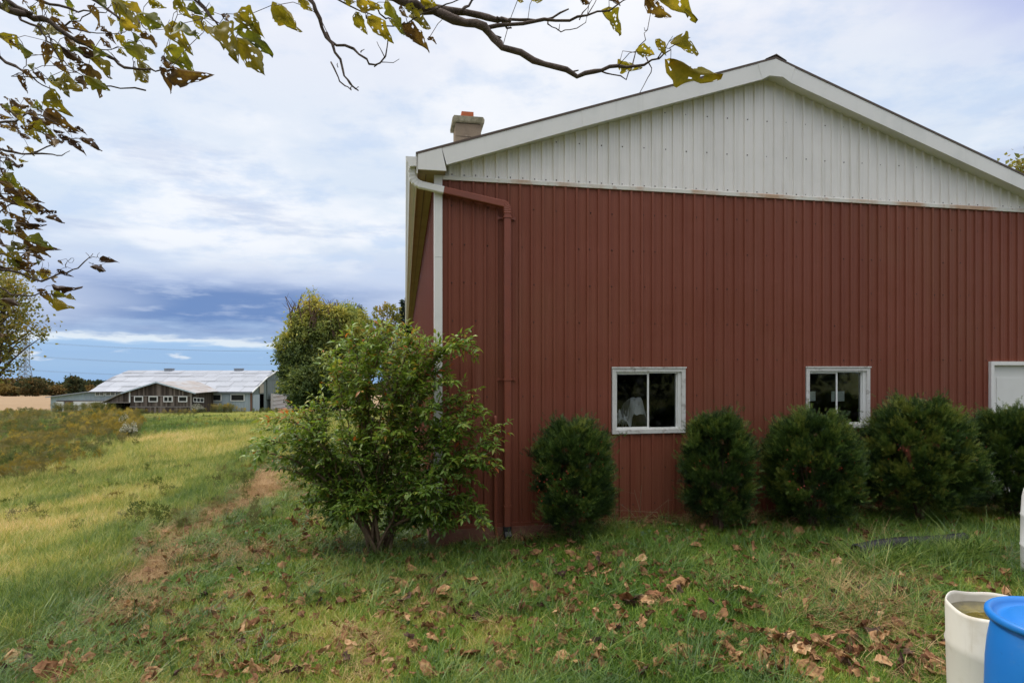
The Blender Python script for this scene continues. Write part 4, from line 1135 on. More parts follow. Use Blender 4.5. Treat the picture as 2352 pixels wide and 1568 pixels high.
def gn_scatter(name, pts, rots, scl, idx, shade, protos, label, cat):
    me = new_mesh(name, pts, [])
    n = len(pts)
    me.attributes.new('rot', 'FLOAT_VECTOR', 'POINT').data.foreach_set('vector', np.asarray(rots, np.float32).ravel())
    me.attributes.new('scl', 'FLOAT', 'POINT').data.foreach_set('value', np.asarray(scl, np.float32))
    me.attributes.new('pick', 'INT', 'POINT').data.foreach_set('value', np.asarray(idx, np.int32))
    me.attributes.new('shade', 'FLOAT', 'POINT').data.foreach_set('value', np.asarray(shade, np.float32))
    o = link(name, me)
    ng = bpy.data.node_groups.new(name, 'GeometryNodeTree')
    ng.interface.new_socket('Geometry', in_out='INPUT', socket_type='NodeSocketGeometry')
    ng.interface.new_socket('Geometry', in_out='OUTPUT', socket_type='NodeSocketGeometry')
    nn = ng.nodes; L = ng.links.new
    gi = nn.new('NodeGroupInput'); go = nn.new('NodeGroupOutput')
    iop = nn.new('GeometryNodeInstanceOnPoints'); iop.inputs['Pick Instance'].default_value = True
    jg = nn.new('GeometryNodeJoinGeometry')
    for p in reversed(protos):
        oi = nn.new('GeometryNodeObjectInfo'); oi.inputs['Object'].default_value = p
        g2 = nn.new('GeometryNodeGeometryToInstance'); L(oi.outputs['Geometry'], g2.inputs[0]); L(g2.outputs[0], jg.inputs[0])
    def na(nm, dt):
        a = nn.new('GeometryNodeInputNamedAttribute'); a.data_type = dt; a.inputs['Name'].default_value = nm; return a.outputs['Attribute']
    L(gi.outputs[0], iop.inputs['Points']); L(jg.outputs[0], iop.inputs['Instance'])
    L(na('rot', 'FLOAT_VECTOR'), iop.inputs['Rotation']); L(na('scl', 'FLOAT'), iop.inputs['Scale']); L(na('pick', 'INT'), iop.inputs['Instance Index'])
    L(iop.outputs[0], go.inputs[0])
    md = o.modifiers.new('scatter', 'NODES'); md.node_group = ng
    tag(o, label, cat, None, 'stuff')
    return o
def blocked(x, y):
    q, s = qs(x, y)
    return (q > -.10) & (s > -.06) & (s < BL + .1) & (q < BW + .1)
def in_view(x, y, m=.06):
    k = x / np.maximum(y, .01)
    return (k > -.866 - m) & (k < .866 + m)

def grass():
    rnd = random.Random(21)
    lawn_p = [proto('lawn_clump', blade_clump(30, .075, .035, .10, .0022, .8, rnd), M['lawn_blade']) for _ in range(4)]
    tall_p = [proto('tall_clump', blade_clump(34, .10, .10, .25, .0034, 1.25, rnd, .25), M['tall_blade']) for _ in range(4)]
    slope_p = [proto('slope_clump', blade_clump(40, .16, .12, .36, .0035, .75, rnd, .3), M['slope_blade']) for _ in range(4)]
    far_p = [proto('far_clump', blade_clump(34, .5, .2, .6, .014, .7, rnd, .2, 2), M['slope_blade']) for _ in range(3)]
    straw_p = [proto('straw_clump', blade_clump(40, .12, .05, .16, .0022, 2.6, rnd), M['straw']) for _ in range(3)]
    def pts(n, fn):
        u = RNG.uniform(-120, 2472, n); return fn(u, n)
    # lawn: even over the ground near the camera
    n = 84000
    y = 2.4 + (13.5 - 2.4) * RNG.random(n) ** 1.25; x = RNG.uniform(-1.3, 1.3, n) * y
    q, s = qs(x, y)
    nz = fbm(x, y, .9, 31.0); nb = fbm(x, y, .35, 77.0)
    keep = (q > -3.7 + (nz - .5) * 1.4) & ~blocked(x, y)
    rut = np.exp(-((q + 3.35 + .25 * np.sin(s * 1.1)) / .3) ** 2) * sstep(s, -1.0, -.1) * (1 - sstep(s, 5, 9)) * sstep(fbm(x, y, .7, 19.0, 3), .22, .34)
    keep &= RNG.random(n) > rut * 1.25 * sstep(nb, .15, .35)
    base = np.exp(-(((x + 1.6) / .8) ** 2 + ((y - 7.35) / .5) ** 2))
    keep &= RNG.random(n) > base * .7
    keep &= RNG.random(n) < np.where(s > -.35, .35, 1)
    x, y, nz, nb, q, s = (a[keep] for a in (x, y, nz, nb, q, s)); n = len(x)
    p = np.stack([x, y, gz(x, y) - .005], 1)
    rot = np.stack([RNG.normal(0, .12, n), RNG.normal(0, .12, n), RNG.uniform(0, 6.28, n)], 1)
    shade = np.clip(.37 + .6 * (nb - .5) + .8 * (fbm(x, y, 2.2, 4.0) - .5) + RNG.normal(0, .09, n) + .2 * sstep(q, 1, -1.8), 0, 1)
    gn_scatter('lawn_grass', p, rot, RNG.uniform(.75, 1.3, n) * (.8 + .7 * nz), RNG.integers(0, 4, n), shade, lawn_p, 'uneven green lawn in front of the red barn', 'grass')
    # tufts of longer grass in the lawn
    n = 15500
    y = 2.4 + 9.6 * RNG.random(n) ** 1.3; x = RNG.uniform(-1.2, 1.2, n) * y
    q, s = qs(x, y)
    tuft = sstep(fbm(x, y, .75, 90.0, 3), .50, .62)
    near_wall = sstep(s, -.7, -.25) * (q > 1.1)
    edge = np.exp(-((q + 4.4) / .9) ** 2)
    pipe = np.exp(-(((x - 4.5) / .9) ** 2 + ((y - 6.05) / .35) ** 2))
    keep = (RNG.random(n) < np.clip(tuft * .8 + edge * 1.2 + near_wall * .5 + pipe * .8 + sstep(q, -1.2, -2.6) * .38 - 2 * np.exp(-((q + 3.35 + .25 * np.sin(s * 1.1)) / .3) ** 2) * sstep(s, -1.0, -.1) * sstep(fbm(x, y, .7, 19.0, 3), .22, .34), 0, 1)) & ~blocked(x, y) & (q > -6.2)
    x, y, q, s = x[keep], y[keep], q[keep], s[keep]; n = len(x)
    p = np.stack([x, y, gz(x, y) - .01], 1)
    rot = np.stack([RNG.normal(0, .25, n), RNG.normal(0, .25, n), RNG.normal(0, .9, n)], 1)
    a = hit(1955, 1300); b = hit(2225, 1264); k = 260
    tt = RNG.random(k); off = RNG.uniform(-.34, .05, k)
    ex = np.stack([a[0] + (b[0] - a[0]) * tt, a[1] + (b[1] - a[1]) * tt + off], 1)
    x = np.concatenate([x, ex[:, 0]]); y = np.concatenate([y, ex[:, 1]]); q, s = qs(x, y); n = len(x)
    p = np.stack([x, y, gz(x, y) - .01], 1)
    rot = np.concatenate([rot, np.stack([RNG.normal(0, .3, k), RNG.normal(0, .3, k), RNG.normal(0, .9, k)], 1)])
    shade = np.clip(.25 + .6 * (fbm(x, y, 1.1, 44.0) - .5) + RNG.normal(0, .1, n), 0, 1)
    shade[-k:] += .18
    gn_scatter('tall_grass', p, rot, np.concatenate([RNG.uniform(.6, 1.25, n - k), RNG.uniform(.9, 1.5, k)]), RNG.integers(0, 4, n), shade, tall_p, 'lush longer tufts of grass in the lawn and along its edge', 'grass')
    # slope: long yellowing grass falling away to the left
    n = 78000
    y = 3.0 * (32 / 3.0) ** (RNG.random(n) ** .85); x = RNG.uniform(-1.5, .1, n) * y
    q, s = qs(x, y)
    nz = fbm(x, y, .5, 12.0)
    uu = 1176 + x / y * 1358; vv = 845 - (gz(x, y) - EZ) / y * 1358
    hollow = vv < 1128 - .34 * uu + (nz - .5) * 60
    keep = (q < -3.9 + (nz - .5) * 1.6) & (q > -26) & (~hollow | (RNG.random(n) < .12))
    x, y, q, s, nz = x[keep], y[keep], q[keep], s[keep], nz[keep]; n = len(x)
    p = np.stack([x, y, gz(x, y) - .02], 1)
    rot = np.stack([RNG.normal(0, .2, n), RNG.normal(0, .2, n), RNG.normal(0, .8, n)], 1)
    near = sstep(q, -6.2, -4.2)
    shade = np.clip(.64 + .6 * (fbm(x, y, .3, 61.0) - .5) + .6 * (fbm(x * .35, y, 1.1, 8.0) - .5) + .5 * (fbm(x, y, 1.6, 33.0, 3) - .5) + RNG.normal(0, .12, n) - near * .38 - .05, 0, 1)
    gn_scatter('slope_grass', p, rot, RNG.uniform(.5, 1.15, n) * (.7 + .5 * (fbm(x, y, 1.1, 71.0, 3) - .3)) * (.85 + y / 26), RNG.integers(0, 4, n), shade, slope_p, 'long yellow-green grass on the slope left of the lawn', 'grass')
    # meadow beyond
    n = 30000
    y = 16 * (74 / 16) ** (RNG.random(n) ** .85); x = RNG.uniform(-1.15, -.12, n) * y
    q, s = qs(x, y)
    inshed = (x > -59.2) & (x < -33.0) & (y > 69.6)
    keep = (q < -2) & ~inshed
    x, y = x[keep], y[keep]; n = len(x)
    p = np.stack([x, y, gz(x, y) - .04], 1)
    rot = np.stack([RNG.normal(0, .2, n), RNG.normal(0, .2, n), RNG.uniform(0, 6.28, n)], 1)
    nb = fbm(x, y, .11, 5.0); nc = fbm(x, y, .5, 15.0)
    uu = 1176 + x / y * 1358; vv = 845 - (gz(x, y) - EZ) / y * 1358
    hol = sstep(1128 - .34 * uu + (nc - .5) * 70 - vv, -10, 25) * (y < 62)
    shade = np.clip(.46 - .22 * hol + .9 * (nb - .5) + .5 * (nc - .5) + RNG.normal(0, .09, n), 0, 1)
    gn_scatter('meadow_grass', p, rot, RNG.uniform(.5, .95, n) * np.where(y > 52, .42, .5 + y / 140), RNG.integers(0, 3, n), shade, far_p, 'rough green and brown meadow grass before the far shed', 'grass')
    # matted straw in the rut and in patches
    n = 36000
    y = 3.0 + 13 * RNG.random(n) ** 1.2; x = RNG.uniform(-.95, .95, n) * y
    q, s = qs(x, y)
    nb = fbm(x, y, .9, 50.0)
    rut = np.exp(-((q + 3.35 + .25 * np.sin(s * 1.1) + (nb - .5) * .9) / .34) ** 2) * sstep(s, -1.0, -.1) * (1 - sstep(s, 5, 9)) * sstep(fbm(x, y, .7, 19.0, 3), .22, .34)
    patch = np.zeros(n)
    for (u, v, r) in ((325, 1400, .32), (1960, 1390, .35), (1985, 1430, .3), (560, 1280, .3), (830, 1480, .2), (2000, 1340, .35), (1700, 1188, .3), (1500, 1195, .25)):
        px, py = hit(u, v); patch = np.maximum(patch, np.exp(-(((x - px) / r) ** 2 + ((y - py) / (r * .9)) ** 2)))
    wallp = sstep(s, -.5, -.2) * (q > 0) * .5
    keep = (RNG.random(n) < np.clip(rut * 1.2 * sstep(nb, .15, .35) + patch + wallp * sstep(nb, .4, .6) + .02, 0, 1)) & ~blocked(x, y)
    x, y = x[keep], y[keep]; n = len(x)
    p = np.stack([x, y, gz(x, y) + .01], 1)
    rot = np.stack([RNG.normal(0, .3, n), RNG.normal(0, .3, n), RNG.uniform(0, 6.28, n)], 1)
    gn_scatter('dead_grass', p, rot, RNG.uniform(.7, 1.2, n), RNG.integers(0, 3, n), np.clip(.55 + RNG.normal(0, .2, n), 0, 1), straw_p, 'matted tan dead grass in the rut and in bald patches', 'dead grass')
    # weeds: goldenrod and brown stalks
    def weedp(kind):
        v = []; f = []; t = []
        for _ in range(9):
            h = rnd.uniform(.45, .85); a = rnd.uniform(0, 6.28); r = .22 * rnd.random()
            bx, by = r * math.cos(a), r * math.sin(a); lx, ly = rnd.uniform(-.18, .18), rnd.uniform(-.18, .18)
            b = len(v); v += [(bx - .006, by, 0), (bx + .006, by, 0), (bx + lx, by + ly, h)]; f.append((b, b + 1, b + 2)); t += [.3] * 3
            for k in range(16):
                kk = rnd.uniform(.15, .95); px, py, pz = bx + lx * kk, by + ly * kk, h * kk
                an = rnd.uniform(0, 6.28); L = rnd.uniform(.05, .12) * (1.2 - kk * .6)
                b = len(v); c, s_ = math.cos(an), math.sin(an)
                v += [(px, py, pz), (px + c * L * .5 - s_ * .014, py + s_ * L * .5 + c * .014, pz + .02), (px + c * L, py + s_ * L, pz - .01), (px + c * L * .5 + s_ * .014, py + s_ * L * .5 - c * .014, pz + .02)]
                f.append((b, b + 1, b + 2, b + 3)); t += [rnd.uniform(0, .35)] * 4
            for k in range(16):
                px, py, pz = bx + lx + rnd.gauss(0, .05), by + ly + rnd.gauss(0, .05), h + rnd.gauss(.0, .05)
                w = rnd.uniform(.014, .032); b = len(v)
                v += [(px - w, py, pz - w), (px + w, py + w * .6, pz - w * .4), (px + w * .3, py - w * .3, pz + w * 1.3)]; f.append((b, b + 1, b + 2)); t += [kind + rnd.uniform(-.1, .1)] * 3
        return v, f, t
    wp = [proto('goldenrod', weedp(1.1), M['weed']), proto('brown_weed', weedp(.55), M['weed']), proto('brown_weed', weedp(.7), M['weed'])]
    U = []; 
    for (uc, vc, ru, rv, n, sc, gold) in ((60, 1000, 120, 42, 260, .62, .25), (235, 985, 95, 26, 300, .78, .55), (255, 968, 70, 12, 130, .85, .7), (120, 1045, 150, 28, 150, .55, .3), (170, 958, 120, 8, 90, .6, .25), (40, 955, 70, 10, 110, .6, .2),
                                          (330, 1015, 60, 18, 60, .5, .3), (500, 965, 150, 12, 80, .35, .1), (520, 985, 140, 14, 60, .3, .05), (60, 1085, 90, 30, 90, .5, .1), (70, 1040, 150, 70, 300, .5, .10), (170, 1010, 150, 40, 170, .55, .12)):
        for _ in range(n):
            a = rnd.uniform(0, 6.283); r = math.sqrt(rnd.random()); U.append((uc + ru * r * math.cos(a), vc + rv * r * math.sin(a), sc, gold))
    for (u0, u1, n, sc, gold) in ((120, 235, 70, 1.0, .2), (215, 262, 30, .95, .25), (262, 305, 12, .5, .2), (305, 450, 60, .5, .15), (455, 490, 14, .5, .1), (488, 545, 45, .9, .4), (545, 650, 45, .5, .2)):
        for _ in range(n):
            u = rnd.uniform(u0, u1); U.append((u, 951 if 300 < u < 450 else 946.5 + rnd.uniform(-.5, 1.5), sc, gold))
    U = [w for w in U if w[1] < 1122 - .34 * w[0] + rnd.gauss(0, 20) or w[1] < 990]
    for _ in range(150): U.append((rnd.uniform(-40, 600), rnd.uniform(1010, 1240), rnd.uniform(.22, .42), .0))
    P_ = []; S_ = []; I_ = []; G_ = []
    for (u, v, sc, gold) in U:
        if u < -60: continue
        x, y = hit(u, v)
        if y > 69.4 and -59.5 < x < -33: y = 69.2 if x > -48.6 and x < -37.8 else 74.9 if y > 74.9 else y; x = (u - 1176) / 1358 * y
        P_.append((x, y, float(gz(x, y)) - .03)); S_.append(sc * rnd.uniform(.7, 1.35) * (1 + .12 * (y > 40)))
        g = rnd.random() < gold; I_.append(0 if g else rnd.choice((1, 2))); G_.append(rnd.gauss(.55, .1) if g else .05 + .75 * float(fbm(x, y * .6, .28, 55.0, 3)) + rnd.gauss(-.05, .12))
    n = len(P_)
    gn_scatter('weed_patch', np.array(P_), np.stack([RNG.normal(0, .08, n), RNG.normal(0, .08, n), RNG.uniform(0, 6.28, n)], 1), S_, I_, np.clip(G_, 0, 1), wp, 'brown weeds and yellow goldenrod in the hollow and along the shed', 'weeds')
grass()

# ------------------------------------------------------------------ white asters
M['aster'] = leafmat('aster', [(0, (.06, .09, .03)), (.4, (.12, .14, .05)), (.6, (.45, .43, .36)), (1, (.68, .66, .58))], .2, .7, .2)
def aster(u, v, rad, h, lab):
    x, y = hit(u, v); g = float(gz(x, y))
    o = thing('aster_clump', lab, 'wildflowers', (x, y, g), 0, 'white aster clumps in the meadow')
    m = MB()
    for k in range(40):
        a = random.uniform(0, 6.28); r = rad * math.sqrt(random.random())
        m.tube([(r * .3 * math.cos(a), r * .3 * math.sin(a), 0), (r * math.cos(a), r * math.sin(a), h * random.uniform(.6, 1))], [.008, .004], 3)
    m.build('stem', M['twig'], o)
    n = 2600
    a = RNG.uniform(0, 6.28, n); r = rad * RNG.random(n) ** .5 * (1 + .3 * np.sin(a * 3 + u)); z = h * (1 - .4 * (r / rad) ** 2) * RNG.uniform(.25, 1.1, n) * (1 + .25 * np.sin(a * 2 + v))
    p = np.stack([r * np.cos(a), r * np.sin(a), z], 1)
    t = np.clip(np.where((z > h * .5) & (RNG.random(n) < .6), .8, .25) + RNG.normal(0, .15, n), 0, 1)
    vv, f, tt = scatter(LEAF_V * np.array([1.6, 1, 1]), LEAF_F, p, frames(RNG.normal(size=(n, 3)), RNG.uniform(0, 6.28, n), RNG.uniform(.012, .028, n) * (1 + y / 60)), t)
    link('flowers', new_mesh('flowers', vv, f, M['aster'], tt), o)
aster(298, 1006, .42, .75, 'white aster clump at the right end of the goldenrod patch')
aster(268, 946, .9, 1.2, 'white and yellow aster clump before the open lean-to of the shed')
aster(452, 948, .75, .9, 'white aster clump below the corner of the wooden wing')
aster(474, 944, .55, 1.4, 'taller white aster clump against the grey-blue shed wall')
aster(285, 986, .35, .8, 'small faded aster clump above the goldenrod patch')

# ------------------------------------------------------------------ the shrub at the barn corner
M['shrub'] = leafmat('shrub_leaf', [(0, (.034, .068, .012)), (.3, (.075, .145, .020)), (.6, (.17, .265, .034)), (.85, (.32, .36, .06)), (1, (.50, .14, .03))], .35, .4, .45)
SLV = np.array([[0, 0, 0], [.16, .28, .05], [.17, .55, .035], [0, 1, -.16], [-.17, .55, .035], [-.16, .28, .05], [0, .3, 0], [0, .6, -.03]])
SLF = np.array([[0, 1, 6], [0, 6, 5], [6, 1, 2], [6, 2, 7], [5, 6, 7], [5, 7, 4], [7, 2, 3], [4, 7, 3]])
def shrub():
    bx, by = -1.64, 7.25
    g = float(gz(bx, by))
    O = Vector((bx, by, g))
    o = thing('corner_shrub', 'big leafy green shrub with several stems at the barn corner', 'shrub', O)
    rnd = random.Random(17)
    tips = [(590, 1035), (605, 1010), (625, 985), (650, 955), (665, 1000), (700, 950), (640, 1075), (690, 1090), (735, 1010), (745, 935), (760, 810), (775, 860), (800, 790), (815, 760), (850, 742), (870, 765), (885, 745),
            (915, 742), (945, 750), (970, 775), (1000, 790), (1060, 757), (1075, 772), (1040, 775), (1015, 840), (1025, 870), (1060, 905), (1080, 930), (1100, 950), (1120, 985), (1130, 1015), (1128, 1050), (1110, 1070),
            (1085, 1100), (1070, 1150), (1108, 1190), (1090, 1170), (1040, 1190), (1020, 1205), (1000, 1160), (985, 1120), (720, 1150), (745, 1120), (765, 1160), (800, 1120), (660, 1060), (840, 1150), (800, 1170), (930, 1160), (980, 1190), (760, 1185), (900, 1130), (960, 1060), (940, 1000), (900, 1060), (860, 1090),
            (820, 1020), (850, 960), (900, 930), (960, 900), (840, 880), (900, 850), (950, 840), (990, 930), (1000, 1000), (1040, 1000), (780, 980), (760, 1050), (800, 920), (1035, 1060), (880, 1000), (930, 1100), (710, 990), (820, 840), (870, 820),
            (740, 1080), (690, 1040), (785, 1090), (1010, 1090), (960, 960), (1055, 960), (920, 790), (850, 800), (980, 860), (790, 1010)]
    leaves = []; mains = []
    m = MB(O)
    def twig(p0, d0, L, r, lvl):
        pts = [p0]; d = d0.normalized(); n = 5
        for i in range(n):
            d = (d + Vector((rnd.gauss(0, .12), rnd.gauss(0, .12), rnd.gauss(-.03, .1)))).normalized()
            pts.append(pts[-1] + d * (L / n))
        m.tube(pts, [r * (1 - .75 * i / n) for i in range(n + 1)], 3, cap=False)
        k = max(3, int(L / .032))
        for i in range(k):
            t = (i + .6) / k * n; a = int(min(t, n - 1)); p = pts[a].lerp(pts[a + 1], t - a); dd = (pts[a + 1] - pts[a]).normalized()
            side = dd.cross(Vector((rnd.gauss(0, .5), rnd.gauss(0, .5), 1))).normalized()
            for sg in (-1, 1):
                if rnd.random() < .12: continue
                ld = dd * rnd.uniform(.35, .8) + side * sg + Vector((0, 0, rnd.uniform(-.55, .15)))
                leaves.append((p, ld, rnd.uniform(.045, .098)))
        leaves.append((pts[-1], d, .09))
    for i, (u, v) in enumerate(tips):
        v = v + max(0, 830 - v) * .28
        dep = rnd.uniform(6.75, 7.75) if u < 985 else rnd.uniform(6.7, 7.28)
        if u > 1015: dep = rnd.uniform(6.8, 7.2)
        tip = P(u, v, dep)
        a = rnd.uniform(0, 6.28)
        base = O + Vector((math.cos(a) * rnd.uniform(.02, .16), math.sin(a) * .1, -.03))
        main = i % 6 == 0
        if not main:
            mp = min(mains, key=lambda q_: (q_[-1] - tip).length + rnd.uniform(0, .3)); base = mp[rnd.randint(3, 7)].copy()
        ctl = base.lerp(tip, .5); ctl.z = max(ctl.z, tip.z * .62 + base.z * .38) + .25 * (tip - base).xy.length
        ctl.x = base.x + (tip.x - base.x) * .33; ctl.y = base.y + (tip.y - base.y) * .33
        pts = []; n = 12
        for k in range(n + 1):
            t = k / n; p = base * (1 - t) ** 2 + ctl * 2 * t * (1 - t) + tip * t * t
            pts.append(p + Vector((rnd.gauss(0, .012), rnd.gauss(0, .012), rnd.gauss(0, .008))) * (1 if k else 0))
        if main: mains.append(pts)
        r0 = rnd.uniform(.018, .032) if main else rnd.uniform(.006, .010)
        m.tube(pts, [r0 * (1 - .85 * k / n) + .002 for k in range(n + 1)], 5)
        for k in range(4 if main else 2, n + 1):
            for _ in range(4):
                if rnd.random() < (.45 if k < 7 else .16): continue
                t = k - rnd.random(); a_ = int(min(t, n - 1)); p = pts[a_].lerp(pts[a_ + 1], t - a_)
                dd = (pts[min(a_ + 1, n)] - pts[a_]).normalized()
                dv = dd * .8 + Vector((rnd.gauss(0, .55), rnd.gauss(0, .55), rnd.gauss(.05, .45)))
                twig(p, dv, rnd.uniform(.10, .24) * (1.25 if k > 8 else 1), .004, 0)
        twig(pts[-2], (pts[-1] - pts[-3]), .12, .004, 0)
    m.build('stems', M['stem'], o, True)
    p = np.array([l[0] for l in leaves]); d = np.array([l[1] for l in leaves]); s = np.array([l[2] for l in leaves])
    q, ss_ = qs(p[:, 0], p[:, 1])
    ok = ~((q > -.05) & (ss_ > -.05)); p, d, s = p[ok], d[ok], s[ok]
    n = len(p)
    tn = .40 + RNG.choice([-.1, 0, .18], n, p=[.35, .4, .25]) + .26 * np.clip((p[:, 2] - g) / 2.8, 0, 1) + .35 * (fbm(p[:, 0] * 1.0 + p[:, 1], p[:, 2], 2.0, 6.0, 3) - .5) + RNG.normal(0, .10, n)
    redtip = np.exp(-(((p[:, 0] - P(650, 960, 7.2).x) / .25) ** 2 + ((p[:, 2] - P(650, 950, 7.2).z) / .2) ** 2))
    tn += redtip * RNG.random(n) * .6 + (RNG.random(n) < .012) * .5
    tn = np.clip(tn, 0, 1)
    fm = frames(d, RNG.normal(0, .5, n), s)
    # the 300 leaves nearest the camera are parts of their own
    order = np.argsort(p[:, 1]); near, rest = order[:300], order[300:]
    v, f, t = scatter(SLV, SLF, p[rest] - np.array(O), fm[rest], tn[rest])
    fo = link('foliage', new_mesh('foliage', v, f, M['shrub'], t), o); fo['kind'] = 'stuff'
    vari = [new_mesh('leaf', SLV, SLF, M['shrub'], np.full(8, k)) for k in (.2, .35, .5, .65, .8)]
    for i in near:
        lo = bpy.data.objects.new('leaf', vari[int(min(4, max(0, (tn[i] - .12) / .15)))]); COL.objects.link(lo); lo.parent = o
        lo.matrix_local = Matrix.Translation(Vector(p[i]) - O) @ Matrix([list(map(float, r)) for r in fm[i]]).to_4x4()
    print('shrub leaves', n)
shrub()

# ------------------------------------------------------------------ clipped yews
M['yew'] = leafmat('yew_needles', [(0, (.014, .032, .011)), (.4, (.036, .072, .018)), (.7, (.10, .165, .030)), (1, (.22, .25, .045))], .15, .5, .35)
M['berry'] = pmat('red_berry', (.50, .05, .02), .35, .5)
def yew(u0, u1, vt, vb, dep, lab, gold=0.0, berries=60, flat=.0):
    u = (u0 + u1) / 2
    x = (u - 1176) / 1358 * dep; g = float(gz(x, dep))
    r = (u1 - u0) / 2 / 1358 * dep
    zt = EZ + (845 - vt) / 1358 * dep; h = zt - g
    o = thing('yew_bush', lab, 'bush', (x, dep, g), 0, 'clipped yews along the barn wall')
    rnd = random.Random(int(u))
    h *= .97; shp = rnd.uniform(.77, .85); ph1, ph2 = rnd.uniform(0, 6), rnd.uniform(0, 6)
    m = MB()
    def env(a, k):     # radius at relative height k
        w = shp * np.where(k < .45, .22 + .78 * np.sin(np.clip(k / .45, 0, 1) * np.pi / 2), np.sqrt(np.clip(1 - ((k - .45) / .56) ** (3.3 + flat), 0, 1)))
        return r * w * (1 + .11 * np.sin(a * 2 + ph1 + k * 2) + .09 * np.sin(a * 5 + k * 7 + ph2))
    for k in range(16):
        a = rnd.uniform(0, 6.28); kk = rnd.uniform(.5, .95); rr = float(env(a, kk)) * rnd.uniform(.5, .95)
        rr *= .5; kk *= .7
        m.tube([(rnd.gauss(0, .05), rnd.gauss(0, .05), -.02), (rr * .4 * math.cos(a), rr * .4 * math.sin(a) * .8, h * kk * .45), (rr * math.cos(a), rr * math.sin(a) * .8, h * kk)], [.02, .013, .004], 5)
    m.build('stems', M['twig'], o)
    nc = int(290 * (r / .5) ** 2)
    ca = RNG.uniform(0, 6.28, nc); ck = .10 + .90 * RNG.random(nc) ** .8
    ce = env(ca, ck) * np.clip(1.04 - np.abs(RNG.normal(0, .17, nc)), .3, 1.04) * (1 + .10 * RNG.normal(0, 1, nc) * (RNG.random(nc) < .3))
    cc = np.stack([ce * np.cos(ca), ce * np.sin(ca) * .78, h * ck * (.95 + .05 * RNG.normal(0, 1, nc).clip(-1.5, 1.5))], 1)
    n = int(nc * 72); w_ = RNG.integers(0, nc, n)
    out = np.stack([np.cos(ca), np.sin(ca), .35 + 1.1 * (ck - .3)], 1)[w_]
    dv = RNG.normal(0, 1, (n, 3)); rad_ = np.abs(RNG.normal(0, .040, n)) + .010
    dv = dv / np.linalg.norm(dv, axis=1, keepdims=True) + out * .8
    p = cc[w_] + dv * rad_[:, None]
    a, k = ca[w_], np.clip(p[:, 2] / h, 0, 1)
    sparse = (k < .22) & (RNG.random(n) < .55); keep_ = ~sparse & (p[:, 2] > .02)
    p, a, k, w_, out, dv = p[keep_], a[keep_], k[keep_], w_[keep_], out[keep_], dv[keep_]; n = len(p)
    dirs = dv * .75 + out * .3 + np.array([0, 0, .5]) + RNG.normal(0, .4, (n, 3))
    # shoots that escaped the shears
    ns = 40
    tv = []; tf = []
    for j in range(9):
        b = len(tv); y0 = j / 9; sg = 1 if j % 2 else -1
        tv += [(0, y0, 0), (sg * .30, y0 + .18, .06 * (j % 3 - 1)), (0, y0 + .12, .02)]
        tf.append((b, b + 1, b + 2))
    for j in range(5):
        b = len(tv); y0 = j / 5; sg = 1 if j % 2 else -1
        tv += [(0, y0, 0), (.04, y0 + .2, sg * .26), (0, y0 + .13, 0)]; tf.append((b, b + 1, b + 2))
    tv, tf = np.array(tv), np.array(tf)
    sz = RNG.uniform(.04, .078, n)
    tn = .40 + RNG.normal(0, .19, nc)[w_] + RNG.normal(0, .13, n) + ((gold + .06) * (RNG.random(nc) < .5) * RNG.uniform(.2, 1.0, nc))[w_] + .12 * np.clip(dv[:, 2], -1, 1)
    v, f, t = scatter(tv, tf, p, frames(dirs, RNG.uniform(0, 6.28, n), sz), np.clip(tn, 0, 1))
    V, F, T = [v], [f], [t]
    for _ in range(ns):
        a1 = rnd.uniform(0, 6.28); rr = r * rnd.uniform(.0, .8); L = rnd.uniform(.06, .16)
        px, py = rr * math.cos(a1), rr * math.sin(a1) * .75
        pz = h * (.99 - .5 * (rr / r) ** 3.4)
        mm = 12
        pp = np.array([[px + rnd.gauss(0, .008), py + rnd.gauss(0, .008), pz + L * i / mm - .04] for i in range(mm)])
        v, f, t = scatter(tv, tf, pp, frames(RNG.normal(0, .4, (mm, 3)) + np.array([0, 0, .8]), RNG.uniform(0, 6.28, mm), RNG.uniform(.035, .06, mm)), np.full(mm, .45))
        F.append(f + sum(len(q_) for q_ in V)); V.append(v); T.append(t)
    fo = link('foliage', new_mesh('foliage', np.concatenate(V), np.concatenate(F), M['yew'], np.concatenate(T)), o); fo['kind'] = 'stuff'
    b = MB()
    for _ in range(berries):
        a1 = rnd.uniform(3.2, 6.2); kk = rnd.uniform(.3, .9); rr = float(env(a1, kk)) * 1.07
        c = Vector((rr * math.cos(a1), rr * math.sin(a1) * .78, h * kk)); s = .0095
        b.add([c + Vector(q_) * s for q_ in ((1, 0, 0), (-1, 0, 0), (0, 1, 0), (0, -1, 0), (0, 0, 1), (0, 0, -1))], [(0, 2, 4), (2, 1, 4), (1, 3, 4), (3, 0, 4), (2, 0, 5), (1, 2, 5), (3, 1, 5), (0, 3, 5)])
    b.build('berries', M['berry'], o, kind='stuff')
yew(1230, 1408, 972, 1195, 7.35, 'dark clipped yew left of the left barn window, leftmost of the yews', 0, 90)
yew(1562, 1735, 955, 1190, 7.55, 'upright clipped yew just right of the left barn window', .15, 12)
yew(1752, 1985, 955, 1180, 7.7, 'broad clipped yew below the right barn window, with orange berries', .2, 80)
yew(1985, 2238, 925, 1172, 7.85, 'largest clipped yew, yellowish on its right side, right of the right window', .45, 60)
yew(2215, 2440, 945, 1172, 8.1, 'dark yew in front of the white barn door at the right edge', .15, 30)

